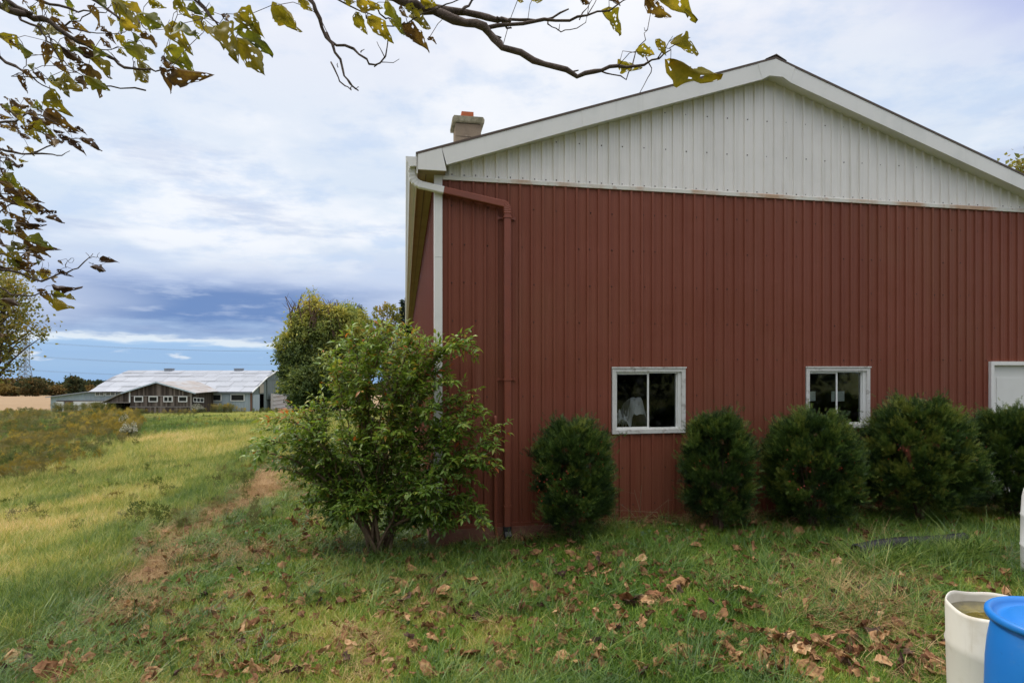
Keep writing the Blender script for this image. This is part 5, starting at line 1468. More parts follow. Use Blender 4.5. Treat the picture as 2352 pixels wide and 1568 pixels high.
# ------------------------------------------------------------------ overhanging tree, branches reach into the frame
LEAF_TONES = {
    'y': leafmat('olive_yellow_leaf', [(0, (.10, .095, .012)), (.5, (.24, .20, .016)), (1, (.36, .26, .03))], .5, .5, .3, (16, .9), False, .5),
    'g': leafmat('olive_green_leaf', [(0, (.07, .085, .014)), (.5, (.16, .17, .018)), (1, (.27, .24, .025))], .5, .5, .3, (16, .9), False, .4),
    'b': leafmat('brown_leaf', [(0, (.055, .030, .014)), (.5, (.14, .078, .022)), (1, (.25, .17, .03))], .35, .6, .25, (14, 1.1), False, .5),
    'd': leafmat('dark_brown_leaf', [(0, (.035, .020, .014)), (.6, (.075, .042, .024)), (1, (.14, .085, .03))], .25, .6, .25, (14, .9), False, .4)}
def big_leaf(rnd, fold, curl, holes, wide=.36):
    """heart-shaped leaf, length 1 along +Y, with chewed holes and a fold down the midrib"""
    nu, nv = 12, 17
    v = []; f = []
    ph = rnd.uniform(0, 6.28)
    for j in range(nv):
        k = j / (nv - 1)
        w = wide * (math.sin(min(1, k / .30) * math.pi / 2) if k < .30 else (1 - ((k - .30) / .70) ** 1.35)) * (1 + .10 * math.sin(k * 17 + ph))
        w = max(w, .004)
        for i in range(nu + 1):
            a = (i / nu - .5) * 2
            edge = 1 + .06 * math.sin(k * 31 + ph * 2 + (3 if a > 0 else 0)) * abs(a)
            x = a * w * math.cos(fold * abs(a) * .55) * edge
            z = abs(a) * w * math.sin(fold * .9) + .045 * math.sin(k * 9 + a * 3 + ph) - curl * k * k * .5 + .03 * math.sin(a * 6 + ph + k * 4)
            y = k - curl * .12 * k * k - .10 * abs(a) ** 2 * (1 if k < .18 else 0)
            v.append((x, y, z))
    for j in range(nv - 1):
        for i in range(nu):
            hole = rnd.random() < holes and 0 < j < nv - 2 and i not in (5, 6)
            if not hole: f.append((j * (nu + 1) + i, j * (nu + 1) + i + 1, (j + 1) * (nu + 1) + i + 1, (j + 1) * (nu + 1) + i))
    t = [.5 + .22 * math.sin(p[1] * 4 + ph) + (.22 if k % (nu + 1) == nu // 2 else 0) - .12 * ((k // (nu + 1) + abs(k % (nu + 1) - nu // 2)) % 4 == 0) for k, p in enumerate(v)]
    return v, f, t
def hang_tree():
    rnd = random.Random(31)
    TX, TY = -5.2, 1.4
    g = float(gz(TX, TY)); O = Vector((TX, TY, g))
    o = thing('catalpa_tree', 'overhanging tree whose twigs and holed yellow-brown leaves hang in from above', 'tree', O)
    m = MB(O); anchors = []
    z1 = lambda x, y: (x / 3.49, y / 3.49)
    z2 = lambda x, y: (612.5 + x / 2.1333, y / 2.1333)
    z7 = lambda x, y: (x / 2.132, 183.7 + y / 2.132)
    def branch(fn, pts, d0, d1, r0, r1, n=6):
        P3 = []
        k = len(pts)
        for i, (x, y) in enumerate(pts):
            u, v = fn(x, y); d = d0 + (d1 - d0) * i / (k - 1) + rnd.gauss(0, .015)
            P3.append(P(u, v, d))
        fine = []
        for a, b in zip(P3[:-1], P3[1:]):
            nn = max(2, int((b - a).length / .05))
            for t in range(nn): fine.append(a.lerp(b, t / nn) + Vector((rnd.gauss(0, 1), rnd.gauss(0, 1), rnd.gauss(0, 1))) * .0035)
        fine.append(P3[-1])
        L = len(fine)
        m.tube(fine, [(r0 + (r1 - r0) * i / (L - 1)) * (1 + .12 * math.sin(i * 2.1)) for i in range(L)], n)
        anchors.extend(fine[L // 5:])
        return P3[0]
    D = 2.6
    s = []
    s.append(branch(z1, [(-30, 35), (0, 50), (150, 105), (260, 130), (400, 180), (500, 255), (620, 320), (740, 385), (870, 455), (950, 510), (1060, 550), (1210, 565), (1280, 565)], D, D, .016, .003))
    s.append(branch(z1, [(20, -30), (50, 0), (140, 70), (250, 112)], D, D, .014, .008))
    branch(z1, [(250, -20), (400, 30), (560, 75), (680, 95), (850, 105)], D + .1, D + .1, .008, .002)
    branch(z1, [(700, -20), (850, 65), (950, 140), (1060, 205), (1100, 238)], D, D - .05, .007, .002)
    branch(z1, [(1105, 160), (1125, 200), (1180, 235), (1260, 245), (1330, 230), (1360, 160)], D, D, .003, .001, 4)
    branch(z1, [(500, 205), (640, 170), (720, 110), (760, 30)], D + .05, D, .004, .002, 4)
    s.append(branch(z1, [(-30, 435), (0, 460), (130, 545), (200, 585), (300, 650), (400, 710)], D, D, .009, .002))
    branch(z1, [(140, 110), (170, 165), (300, 220), (360, 300), (400, 350), (490, 480), (560, 530), (690, 620)], D, D - .1, .006, .0015)
    branch(z1, [(540, 225), (700, 260), (850, 270), (1000, 260)], D, D, .004, .0015, 4)
    branch(z1, [(780, 400), (900, 400), (1000, 390), (1090, 340)], D, D, .003, .001, 4)
    branch(z1, [(950, 500), (890, 420)], D, D, .002, .001, 4); branch(z1, [(1070, 550), (1060, 480), (1120, 380)], D, D, .002, .001, 4)
    branch(z1, [(390, 300), (430, 330), (560, 440), (640, 500)], D, D, .003, .001, 4)
    s.append(branch(z1, [(1540, -30), (1560, 0), (1640, 80), (1740, 180), (1800, 260), (1870, 330)], 2.35, 2.3, .006, .002))
    branch(z1, [(1580, -20), (1600, 25), (1690, 125), (1760, 190)], 2.35, 2.32, .005, .002)
    branch(z1, [(1415, 60), (1430, 120), (1480, 135), (1540, 120)], 2.35, 2.35, .002, .001, 4); branch(z1, [(1600, 140), (1625, 220), (1620, 270)], 2.35, 2.35, .002, .001, 4)
    branch(z1, [(1180, 730), (200, 560)][:1] + [(95, 610), (180, 585), (215, 530), (210, 430), (175, 340)], D, D, .004, .0015, 4)
    # left, farther branch
    DL = 4.0
    s.append(branch(z1, [(-40, 1180), (0, 1190), (100, 1220), (250, 1230), (420, 1242), (500, 1245), (560, 1210)], DL, DL, .010, .002))
    branch(z1, [(250, 1230), (330, 1205), (420, 1155), (520, 1120), (640, 1110)], DL, DL, .006, .002)
    s.append(branch(z1, [(-20, 980), (120, 970), (240, 900), (330, 930), (480, 1000), (560, 1080)], DL, DL, .008, .002))
    s.append(branch(z7, [(-20, 925), (0, 930), (90, 945), (200, 985), (300, 950), (380, 920), (440, 870), (455, 850)], DL, DL, .010, .002))
    branch(z7, [(440, 870), (470, 865), (488, 845)], DL, DL, .0025, .001, 4); branch(z7, [(430, 895), (490, 905), (540, 885)], DL, DL, .002, .001, 4); branch(z7, [(420, 845), (440, 870)], DL, DL, .0015, .002, 4)
    branch(z7, [(322, 925), (330, 890), (345, 870), (370, 880), (340, 895)], DL, DL, .0025, .001, 4)
    s.append(branch(z7, [(-20, 1005), (0, 1015), (60, 1050), (150, 1060), (200, 1040), (260, 1050), (320, 1060)], DL, DL, .008, .002))
    s.append(branch(z7, [(-20, 640), (0, 650), (60, 600), (130, 620), (210, 640), (260, 680)], DL, DL, .006, .0015))
    s.append(branch(z7, [(-20, 740), (20, 735), (80, 745), (150, 790), (200, 800)], DL, DL, .005, .0015))
    s.append(branch(z7, [(-20, 560), (0, 555), (60, 560), (130, 570)], DL, DL, .005, .0015)); s.append(branch(z7, [(-20, 380), (20, 375), (60, 410), (100, 430)], DL, DL, .004, .0015))
    s.append(branch(z7, [(-20, 860), (40, 850), (120, 850), (200, 870)], DL, DL, .005, .0015)); s.append(branch(z7, [(-20, 1200), (20, 1220), (60, 1240)], DL, DL, .004, .0015))
    branch(z7, [(200, 985), (230, 930), (235, 890)], DL, DL, .002, .001, 4); branch(z7, [(180, 990), (215, 900), (200, 870)], DL, DL, .002, .001, 4)
    # centre
    DC = 2.25
    c0 = branch(z2, [(600, -30), (650, 0), (760, 40), (860, 75), (970, 110), (1070, 135), (1110, 185), (1160, 235), (1310, 295), (1420, 330), (1520, 370), (1600, 360), (1680, 335), (1760, 330), (1850, 315), (1920, 285), (1980, 245)], DC, DC - .15, .021, .002, 7)
    s.append(c0)
    branch(z2, [(700, 15), (760, 28), (900, 55), (1050, 75), (1130, 98), (1170, 108), (1195, 100)], DC - .02, DC, .017, .008, 7)
    branch(z2, [(1160, 104), (1190, 98), (1280, 97), (1400, 90), (1480, 45)], DC, DC, .007, .003)
    branch(z2, [(1070, 132), (1180, 122), (1350, 100), (1480, 103), (1570, 70), (1680, 45), (1790, -15)], DC, DC - .05, .008, .002)
    branch(z2, [(960, 55), (985, 20), (1030, -15)], DC, DC, .006, .004); branch(z2, [(850, 78), (890, 100), (905, 78)], DC, DC, .007, .004)
    s.append(branch(z2, [(205, -25), (225, 20), (260, 100), (290, 170), (340, 250), (370, 340), (400, 400), (450, 445)], DC, DC - .05, .009, .0025))
    branch(z2, [(290, 170), (340, 215), (420, 240), (490, 300), (530, 318), (580, 280), (590, 200), (600, 180)], DC, DC, .006, .0015)
    branch(z2, [(530, 318), (590, 305), (650, 290)], DC, DC, .003, .001, 4); branch(z2, [(575, 280), (560, 240), (540, 205)], DC, DC, .002, .001, 4); branch(z2, [(315, 310), (345, 370), (380, 430), (405, 440), (415, 425)], DC, DC, .003, .002, 4)
    branch(z2, [(350, 330), (347, 310)], DC, DC, .002, .001, 4); branch(z2, [(395, 390), (430, 430), (452, 428)], DC, DC, .003, .001, 4); branch(z2, [(455, 262), (480, 242)], DC, DC, .003, .001, 4)
    branch(z2, [(340, -10), (470, 60), (520, 75)], DC, DC, .004, .002, 4); branch(z2, [(480, 70), (500, 110), (560, 130), (690, 115), (760, 70), (880, 25), (960, -10)], DC - .1, DC - .1, .003, .003, 4)
    branch(z2, [(490, -10), (540, 40), (580, 95), (620, 100)], DC - .05, DC, .005, .003, 4)
    branch(z2, [(1370, 105), (1400, 130), (1440, 152), (1480, 155), (1560, 110), (1590, 50), (1620, -10)], DC, DC, .003, .0015, 4); branch(z2, [(1430, 150), (1436, 118)], DC, DC, .002, .001, 4)
    branch(z2, [(1530, 95), (1570, 40), (1600, -10)], DC, DC, .003, .001, 4)
    branch(z2, [(1640, 345), (1690, 365), (1765, 385), (1785, 340), (1805, 260), (1850, 200), (1865, 150), (1850, 135)], DC - .1, DC - .1, .0035, .001, 4)
    branch(z2, [(1860, 280), (1885, 320), (1870, 380), (1828, 455)], DC - .12, DC - .12, .0025, .0012, 4); branch(z2, [(1920, 290), (1960, 230), (1990, 178)], DC - .15, DC - .15, .0025, .001, 4)
    branch(z2, [(1970, 235), (2020, 215), (2075, 185)], DC - .15, DC - .15, .002, .001, 4); branch(z2, [(1085, 150), (1110, 180), (1150, 186)], DC, DC, .006, .003, 5); branch(z2, [(1480, 345), (1528, 345)], DC, DC, .004, .003, 4)
    branch(z2, [(1130, 90), (1180, 135), (1198, 138)], DC, DC, .006, .003, 5)
    # limbs outside the frame down to the trunk
    fork = O + Vector((.25, .1, 3.4))
    m.tube([O + Vector((0, 0, -.1)), O + Vector((.05, 0, 1.2)), O + Vector((.1, .05, 2.4)), fork, fork + Vector((.2, -.3, 1.6))], [.30, .25, .22, .19, .10], 10)
    hub1 = Vector((-3.2, 1.9, 4.4))
    m.tube([fork, fork.lerp(hub1, .5) + Vector((0, 0, .15)), hub1], [.12, .09, .06], 8)
    hub2 = Vector((-1.3, 2.0, 3.95))
    m.tube([hub1, hub1.lerp(hub2, .5) + Vector((0, 0, .1)), hub2, c0], [.06, .045, .032, .022], 8)
    def curve(pts, n=10):
        out = []
        for a, b in zip(pts[:-1], pts[1:]):
            for t in range(n): out.append(a.lerp(b, t / n) + Vector((rnd.gauss(0, .012), rnd.gauss(0, .012), rnd.gauss(0, .012))))
        return out + [pts[-1]]
    left = curve([fork + Vector((.05, 0, .2)), Vector((-5.0, 2.4, 4.9)), Vector((-4.75, 3.2, 5.0)), Vector((-4.5, 3.7, 4.3)), Vector((-4.45, 3.95, 3.3)), Vector((-4.5, 4.0, 2.3))])
    m.tube(left, [.11 - .095 * k / (len(left) - 1) for k in range(len(left))], 8)
    upper = curve([fork, fork.lerp(hub1, .5) + Vector((0, 0, .15)), hub1, hub1.lerp(hub2, .5) + Vector((0, 0, .1)), hub2])
    for p in s:
        if p is c0: continue
        limb = left[12:] if p.y > 3.3 else upper[8:]
        goal = p + Vector((-.45, 0, .3)) if p.y > 3.3 else p + Vector((-.5, -.25, .45))
        jn = min(limb, key=lambda q_: (q_ - goal).length)
        m1 = p.lerp(jn, .35) + Vector((rnd.gauss(0, .03), rnd.gauss(0, .03), .05)); m2 = p.lerp(jn, .7) + Vector((rnd.gauss(0, .03), rnd.gauss(0, .03), .06))
        m.tube([p, m1, m2, jn], [.009, .011, .014, .02], 6)
    m.build('branches', M['bark'], o, True)
    # leaves
    Lf = []
    for row in """40 10 60 105 y;530 0 560 95 g;330 30 430 125 y;420 70 505 140 y;710 55 795 150 b;560 130 630 170 g;590 190 685 240 b;790 185 775 245 b;820 230 890 280 b;790 0 890 95 g;910 20 1090 190 y;1000 40 1130 100 y;940 20 1010 110 y;1120 125 1310 205 g;875 145 920 220 y;960 170 970 260 g;980 160 1100 235 y;420 150 545 245 b;310 190 385 325 y;390 200 500 320 y;390 210 440 300 g;365 355 395 520 b;410 360 490 470 y;500 380 655 500 d;545 345 640 410 g;525 295 600 370 b;610 310 775 370 b;640 400 840 490 d;755 385 885 475 g;810 305 885 390 b;870 270 930 350 b;930 280 1000 380 y;950 410 1020 455 y;1000 370 1200 480 g;1065 270 1100 370 g;1130 295 1295 355 b;1165 385 1240 430 g;740 480 885 612 y;1110 480 1230 610 y;1080 545 1220 690 y;1345 400 1525 545 g;1310 450 1380 540 b;1285 555 1365 700 b;1360 555 1660 710 b;1365 210 1520 410 y;1450 190 1640 380 g;1545 145 1650 235 y;1510 60 1640 135 g;1420 0 1500 120 y;1775 120 1880 190 b;1920 115 2100 275 y;1720 220 1800 330 g;1740 240 1970 540 y;1900 250 2150 355 g;1910 330 2095 565 y;2200 30 2360 200 y;1200 0 1300 45 y;200 460 170 330 g;225 525 310 575 g;285 590 390 660 b;140 610 205 715 b;440 520 560 580 b;560 510 600 570 y;630 545 830 705 b;690 620 845 705 g;410 610 470 680 g;430 660 600 780 y;530 590 650 750 y;610 640 760 730 b;410 740 530 910 y;190 570 270 630 b;0 290 150 385 y;80 320 120 360 b;40 300 70 370 y;320 0 345 80 b;185 0 235 60 b;240 60 300 120 y;1700 60 1640 140 g""".split(';'):
        a = row.split(); Lf.append((z1(float(a[0]), float(a[1])), z1(float(a[2]), float(a[3])), a[4], (2.3 if float(a[0]) > 1340 else 2.55), .7))
    for row in """340 820 435 840 y;280 835 360 890 g;380 900 570 1030 b;550 1045 630 1075 d;605 1030 680 1055 d;650 1120 790 1180 d;550 1150 670 1200 d;480 1085 600 1130 d;430 1040 505 1060 d;365 1080 490 1190 b;470 1120 540 1165 b;90 800 220 880 b;190 790 260 850 b;120 790 150 810 b;210 910 330 930 b;260 930 405 1000 b;60 990 200 1060 b;40 1010 130 1050 b;170 1010 270 1000 b;230 1040 340 1140 y;160 1070 230 1110 b;250 1010 400 1060 y;290 985 330 1050 y;90 850 160 900 g;20 850 100 880 g;0 840 60 900 b;0 930 80 950 b;110 900 210 980 b;150 930 190 1000 y;30 780 70 800 b;260 800 300 815 b;60 1170 100 1230 b;200 1190 270 1240 y;0 1210 50 1255 b;80 1240 130 1280 b;155 1275 205 1295 y;60 1270 210 1375 b;0 1290 30 1310 b;45 1310 110 1365 g;0 1350 70 1420 b;30 1420 140 1495 g;0 1410 80 1440 b;10 1450 110 1520 g;40 1520 180 1567 b;150 1520 265 1560 b;0 1100 40 1140 y;100 880 200 900 y;300 880 340 900 b;0 1000 60 1020 b;220 960 300 1000 b""".split(';'):
        a = row.split(); Lf.append((z1(float(a[0]), float(a[1])), z1(float(a[2]), float(a[3])), a[4], 4.0, .6))
    for row in """100 550 180 595 b;110 640 180 690 b;180 610 270 660 b;90 695 200 735 b;172 680 220 692 d;230 675 305 688 d;10 690 75 735 g;75 740 130 785 b;135 780 235 800 g;130 815 275 830 b;30 820 100 870 g;130 850 225 875 b;40 870 90 915 g;85 905 165 900 b;180 880 200 905 g;120 930 200 960 b;180 940 260 960 y;120 950 190 985 y;200 935 260 945 b;285 930 340 960 d;250 970 310 985 b;265 1005 365 1030 d;187 1030 240 1090 b;255 1035 315 1060 g;250 1070 330 1120 y;325 1065 385 1073 y;495 885 580 890 d;448 915 527 935 d;10 1075 100 1100 d;0 1240 60 1260 b;285 885 305 900 b;0 560 50 600 b;30 540 120 590 b;0 500 60 520 b;40 580 110 620 b;60 600 160 630 y;10 640 50 670 b;50 650 100 680 b;0 720 60 760 b;0 780 50 830 b;60 790 140 830 y;90 745 150 770 b;0 830 40 860 y;100 870 180 890 b;0 890 40 910 b;60 930 120 950 y;0 600 30 640 b;120 600 200 620 b;150 620 240 640 b;30 700 70 690 g;100 700 150 720 b;0 480 40 510 g;20 460 80 500 g;150 830 230 850 b;130 700 200 715 d;0 910 60 930 d;30 860 110 880 y;80 880 130 900 b;20 400 65 440 g;0 1340 12 1380 d""".split(';'):
        a = row.split(); Lf.append((z7(float(a[0]), float(a[1])), z7(float(a[2]), float(a[3])), a[4], 4.0, .6))
    for row in """40 25 140 130 y;160 0 215 40 y;440 70 480 150 y;450 0 560 60 y;590 10 640 100 g;505 95 610 180 y;610 110 680 165 g;660 140 790 215 b;705 85 815 170 y;680 40 750 75 y;760 0 835 15 y;1230 0 1260 15 y;1300 0 1355 15 y;1650 60 1755 135 y;1865 0 1980 80 b;1925 -10 2110 70 y;1540 0 1590 10 b;1815 250 1900 260 y;1910 200 1960 260 y;1730 295 1820 350 y;1990 215 2110 285 y;1975 300 2190 405 y;790 195 840 208 b;380 -10 430 20 y;660 30 680 90 b;1680 0 1740 10 b""".split(';'):
        a = row.split(); Lf.append((z2(float(a[0]), float(a[1])), z2(float(a[2]), float(a[3])), a[4], 2.15, .75))
    shapes = {}
    for tone in LEAF_TONES:
        shapes[tone] = []
        for k in range(5):
            curled = tone in 'bd'
            v, f, t = big_leaf(rnd, (1.15 if curled else .7) + rnd.uniform(-.25, .35), (.35 if curled else .18) + rnd.uniform(-.15, .3), .075 if not curled else .09, rnd.uniform(.20, .30) if curled else rnd.uniform(.26, .35))
            shapes[tone].append(new_mesh('leaf', v, f, LEAF_TONES[tone], t, True))
    pet = MB(O)
    A = np.array([list(a) for a in anchors])
    for (a, b, tone, d, wk) in Lf:
        dd = d + rnd.gauss(0, .12)
        p0 = P(a[0], a[1], dd); p1 = P(b[0], b[1], dd)
        ax = p1 - p0; L = ax.length
        depth = rnd.uniform(-.5, .5) * L; ax = ax + Vector((0, depth, 0))
        dn = ax.normalized(); view = (p0 - Vector((0, 0, EZ))).normalized()
        x = dn.cross(view).normalized(); z = x.cross(dn)
        ro = rnd.uniform(-.9, .9); x, z = x * math.cos(ro) + z * math.sin(ro), z * math.cos(ro) - x * math.sin(ro)
        if rnd.random() < .5: x, z = -x, -z
        mt = Matrix((x, dn, z)).transposed().to_4x4()
        lo = bpy.data.objects.new('leaf', rnd.choice(shapes[tone])); COL.objects.link(lo); lo.parent = o
        lo.matrix_local = Matrix.Translation(p0 - O) @ mt @ Matrix.Diagonal((L * 1.2, L * 1.13, L * 1.2, 1))
        j = int(np.argmin(((A - np.array(p0)) ** 2).sum(1))); q_ = Vector(A[j])
        if (q_ - p0).length < .35:
            mid = q_.lerp(p0, .5) + Vector((rnd.gauss(0, .01), 0, .02)); pet.tube([q_, mid, p0 + dn * .02 * L], [.0016, .0014, .0014], 3, cap=False)
    pet.build('leaf_stalks', M['twig'], o, kind='stuff')
    print('hanging leaves', len(Lf))
    # the rest of the crown overhead and behind the viewer
    lob = [((-4.6, -.8, 6.2), (3.2, 2.6, 2.0)), ((-2.2, -2.6, 6.6), (2.8, 2.4, 1.9)), ((-5.5, -3.0, 7.2), (3.0, 2.6, 2.4)), ((.6, -3.6, 6.4), (2.4, 2.0, 1.7))]
    crown('upper_crown', o, lob, 2600, .2, M['autumn'], lambda p: .5 + .3 * (fbm(p[:, 0], p[:, 1], .8, 3.0, 3) - .5), cluster=20, elong=.9, off=O, kind='stuff')
hang_tree()

# ------------------------------------------------------------------ barrels
def barrels():
    wp = pmat('white_plastic', (.66, .62, .54), .45, .35, noise=[(5, (.46, .40, .30), .5, .72, .6), (1.5, (.62, .58, .50), .4, .7, .6)], streak=[(14, (.42, .36, .26), .6, .75, .5)])
    bp = pmat('blue_plastic', (.012, .155, .50), .38, .45, noise=[(4, (.015, .19, .55), .4, .7, .5), (40, (.01, .10, .33), .62, .72, .4), (7, (.10, .20, .38), .62, .74, .5)])
    gw = pmat('grey_white_plastic', (.62, .62, .61), .5, .3, noise=[(4, (.50, .49, .47), .45, .7, .5)])
    # open white barrel with water
    x, y = 2.965, 3.56; g = float(gz(x, y))
    o = thing('barrel', 'open cut-down white plastic barrel half full of murky water', 'barrel', (x, y, g), 0, 'plastic barrels on the lawn')
    top = EZ - 1.445 - g
    prof = [(.0, .01), (.25, .01), (.275, .04), (.283, .12), (.29, top - .26), (.297, top - .235), (.290, top - .21), (.293, top - .02), (.289, top), (.283, top), (.281, top - .02), (.28, .05), (0, .04)]
    m = MB(); m.lathe(prof, 0, 0, 48)
    # uneven sawn rim
    v = []
    for p in m.v:
        a = math.atan2(p[1], p[0]); zz = p[2]
        if zz > top - .05: zz += .008 * math.sin(a * 3 + 1) + .005 * math.sin(a * 7)
        v.append((p[0] * (1 + .012 * math.sin(a * 2 + .6)), p[1] * (1 + .012 * math.sin(a * 2 + .6)), zz))
    m.v = v; m.build('shell', wp, o, True)
    wm = pmat('murky_water', (.10, .085, .022), .06, .5, noise=[(9, (.20, .16, .04), .45, .6, .8), (25, (.05, .04, .015), .5, .65, .6)], bump=(8, .05, .01))
    w = MB(); w.lathe([(0, top - .065), (.1, top - .065), (.279, top - .065), (.279, top - .095)], 0, 0, 40); w.build('water', wm, o, True)
    # blue closed barrel in front
    x, y = 2.67, 2.87; g = float(gz(x, y))
    o = thing('barrel', 'bright blue closed plastic barrel in the bottom right corner', 'barrel', (x, y, g), 0, 'plastic barrels on the lawn')
    top = EZ - 1.215 - g
    prof = [(0, .01), (.24, .01), (.265, .03), (.285, .14), (.295, .3), (.298, .45), (.294, .62), (.286, top - .16), (.272, top - .07), (.262, top - .045)]
    m = MB(); m.lathe(prof, 0, 0, 56); m.build('shell', bp, o, True)
    m = MB(); m.lathe([(.262, top - .045), (.292, top - .04), (.298, top - .025), (.296, top - .008), (.288, top), (.272, top - .002), (.262, top - .02), (.25, top - .036), (.225, top - .036), (.205, top - .018), (.18, top - .008), (.1, top - .004), (0, top - .003)], 0, 0, 56)
    m.build('lid', bp, o, True)
    for dx in (-.1, .1):
        m = MB(); m.lathe([(0, top + .012), (.026, top + .012), (.03, top + .006), (.03, top - .006)], dx * .9, .12 * (1 if dx > 0 else -1), 16); m.build('bung', bp, o, True)
    # white barrel by the right edge
    x, y = 5.33, 5.76; g = float(gz(x, y))
    o = thing('barrel', 'closed white barrel standing in the grass at the right edge', 'barrel', (x, y, g), 0, 'plastic barrels on the lawn')
    top = EZ - 1.125 - g
    m = MB(); m.lathe([(0, .01), (.27, .01), (.288, .04), (.29, .3), (.296, .31), (.29, .325), (.287, .6), (.292, .61), (.286, .625), (.278, top - .16), (.262, top - .08), (.22, top - .02), (.16, top), (0, top)], 0, 0, 40)
    m.build('shell', gw, o, True)
    m = MB(); m.lathe([(0, top + .02), (.03, top + .02), (.032, top - .01)], .1, 0, 14); m.build('bung', gw, o, True)
barrels()

# ------------------------------------------------------------------ black drain pipe in the grass
def drain():
    a = hit(1968, 1298); b = hit(2212, 1262)
    A = Vector((a[0], a[1], float(gz(*a)) + .085)); B = Vector((b[0], b[1], float(gz(*b)) + .085))
    n = 150; pts = []; rad = []
    for i in range(n + 1):
        t = i / n; p = A.lerp(B, t); p.z += .02 * math.sin(t * 5) - .02 * math.sin(t * math.pi); p.y += .03 * math.sin(t * 4)
        pts.append(p - A + Vector((0, 0, .055))); rad.append(.088 if i % 2 else .074)
    m = MB(); m.tube(pts, rad, 14, cap=False)
    me = new_mesh('drain_pipe', m.v, m.f, pmat('black_corrugated', (.014, .014, .016), .5, .35), None, True)
    o = link('drain_pipe', me, None, A)
    tag(o, 'length of black corrugated drain pipe half buried in long grass', 'pipe')
drain()

# ------------------------------------------------------------------ dry stalks by the wall, a stick
def stalks():
    rnd = random.Random(12)
    def plant(u, v, rows, lab, s0=-.22):
        t = None
        x, y = hit(u, v)
        q, s = qs(x, y)
        if s > -.1: x, y = from_qs(q, -.2)
        g = float(gz(x, y)); O = Vector((x, y, g))
        o = thing('dry_weed', lab, 'weed', O, 0, 'dry weeds along the barn wall')
        m = MB(O)
        for row in rows:
            pts = [P(a, b, y + rnd.uniform(-.03, .03)) for a, b in row]
            m.tube(pts, [.0035] + [.0022] * (len(pts) - 1), 4)
            for _ in range(5):
                i = rnd.randrange(len(pts) - 1); p = pts[i].lerp(pts[i + 1], rnd.random()); m.tube([p, p + Vector((rnd.gauss(0, .05), rnd.gauss(0, .02), rnd.uniform(.0, .07)))], [.0014, .0008], 3)
        m.build('stalks', pmat('dry_stalk', (.26, .19, .12), .8, .1) if 'dry_stalk' not in bpy.data.materials else bpy.data.materials['dry_stalk'], o)
    Z = lambda x, y: ((2000 + x / 2.24) / 1.6327, (1300 + y / 2.24) / 1.6327)
    plant(1455, 1193, [[Z(905, 1540), Z(895, 1390), Z(910, 1160)], [Z(905, 1480), Z(800, 1370), Z(715, 1310)], [Z(900, 1390), Z(860, 1250), Z(850, 1200)]], 'broken dry stalk below the left barn window')
    plant(1525, 1190, [[Z(1135, 1430), Z(1133, 1285), Z(1010, 1385), Z(920, 1460)], [Z(1045, 1390), Z(800, 1375), Z(585, 1370)], [Z(680, 1470), Z(710, 1340)]], 'bent dry stalks lying criss-cross between the two left yews')
    Y = lambda x, y: ((2900 + x / 2.24) / 1.6327, (1300 + y / 2.24) / 1.6327)
    plant(2130, 1172, [[Y(1240, 1360), Y(1270, 1230), Y(1330, 1150)], [Y(1400, 1360), Y(1410, 1150)], [Y(1430, 1360), Y(1440, 1160)], [Y(1510, 1360), Y(1530, 1110)], [Y(1545, 1360), Y(1590, 1170)]], 'thin pale weed stems below the largest yew')
    plant(1985, 1178, [[Y(630, 1390), Y(650, 1240), Y(685, 1100)], [Y(690, 1390), Y(690, 1310)]], 'single thin weed between the berried and the largest yew')
    plant(1262, 1205, [[Z(130, 1530), Z(160, 1320), Z(230, 1240)], [Z(200, 1530), Z(260, 1280)], [Z(60, 1530), Z(180, 1350)], [Z(260, 1530), Z(265, 1340), Z(230, 1180), Z(100, 1140)]], 'dry grass stems at the foot of the leftmost yew')
    a = hit(1772, 1392); b = hit(1818, 1368)
    A = Vector((a[0], a[1], float(gz(*a)) + .05)); B = Vector((b[0], b[1], float(gz(*b)) + .09))
    m = MB(); m.tube([Vector((0, 0, 0)), (B - A) * .5 + Vector((0, 0, .015)), B - A], [.008, .008, .005], 6)
    o = link('stick', new_mesh('stick', m.v, m.f, M['bark'], m.t), None, A); tag(o, 'short dark stick lying across fallen leaves on the lawn', 'stick')
stalks()

# ------------------------------------------------------------------ broad-leaved weeds at the wall foot and in the lawn
def broad_weeds():
    mat = leafmat('broad_weed', [(0, (.03, .065, .016)), (.5, (.06, .12, .025)), (1, (.13, .18, .04))], .3, .45, .4)
    n = 2600
    y = 3.2 + 6 * RNG.random(n); x = RNG.uniform(-.5, .9, n) * y
    q, s = qs(x, y)
    w = sstep(s, -.8, -.3) * (q > -.3) * (1 - sstep(q, 1.2, 2.4) * .8) + sstep(fbm(x, y, 1.2, 140.0, 3), .6, .7) * .25
    w = np.maximum(w, np.exp(-(((x + 1.0) / .8) ** 2 + ((y - 7.1) / .35) ** 2)))
    keep = (RNG.random(n) < w) & ~blocked(x, y)
    x, y = x[keep], y[keep]; n = len(x)
    k = 7
    px = np.repeat(x, k) + RNG.normal(0, .035, n * k); py = np.repeat(y, k) + RNG.normal(0, .035, n * k)
    p = np.stack([px, py, gz(px, py) + RNG.uniform(.02, .09, n * k)], 1)
    d = RNG.normal(0, 1, (n * k, 3)); d[:, 2] = np.abs(d[:, 2]) * .4
    v, f, t = scatter(SLV * np.array([1.9, 1, 1]), SLF, p, frames(d, RNG.normal(0, .4, n * k), RNG.uniform(.03, .07, n * k)), np.clip(.4 + RNG.normal(0, .2, n * k), 0, 1))
    o = link('ground_ivy', new_mesh('ground_ivy', v, f, mat, t)); tag(o, 'low broad-leaved weeds at the foot of the barn wall', 'weeds', None, 'stuff')
broad_weeds()

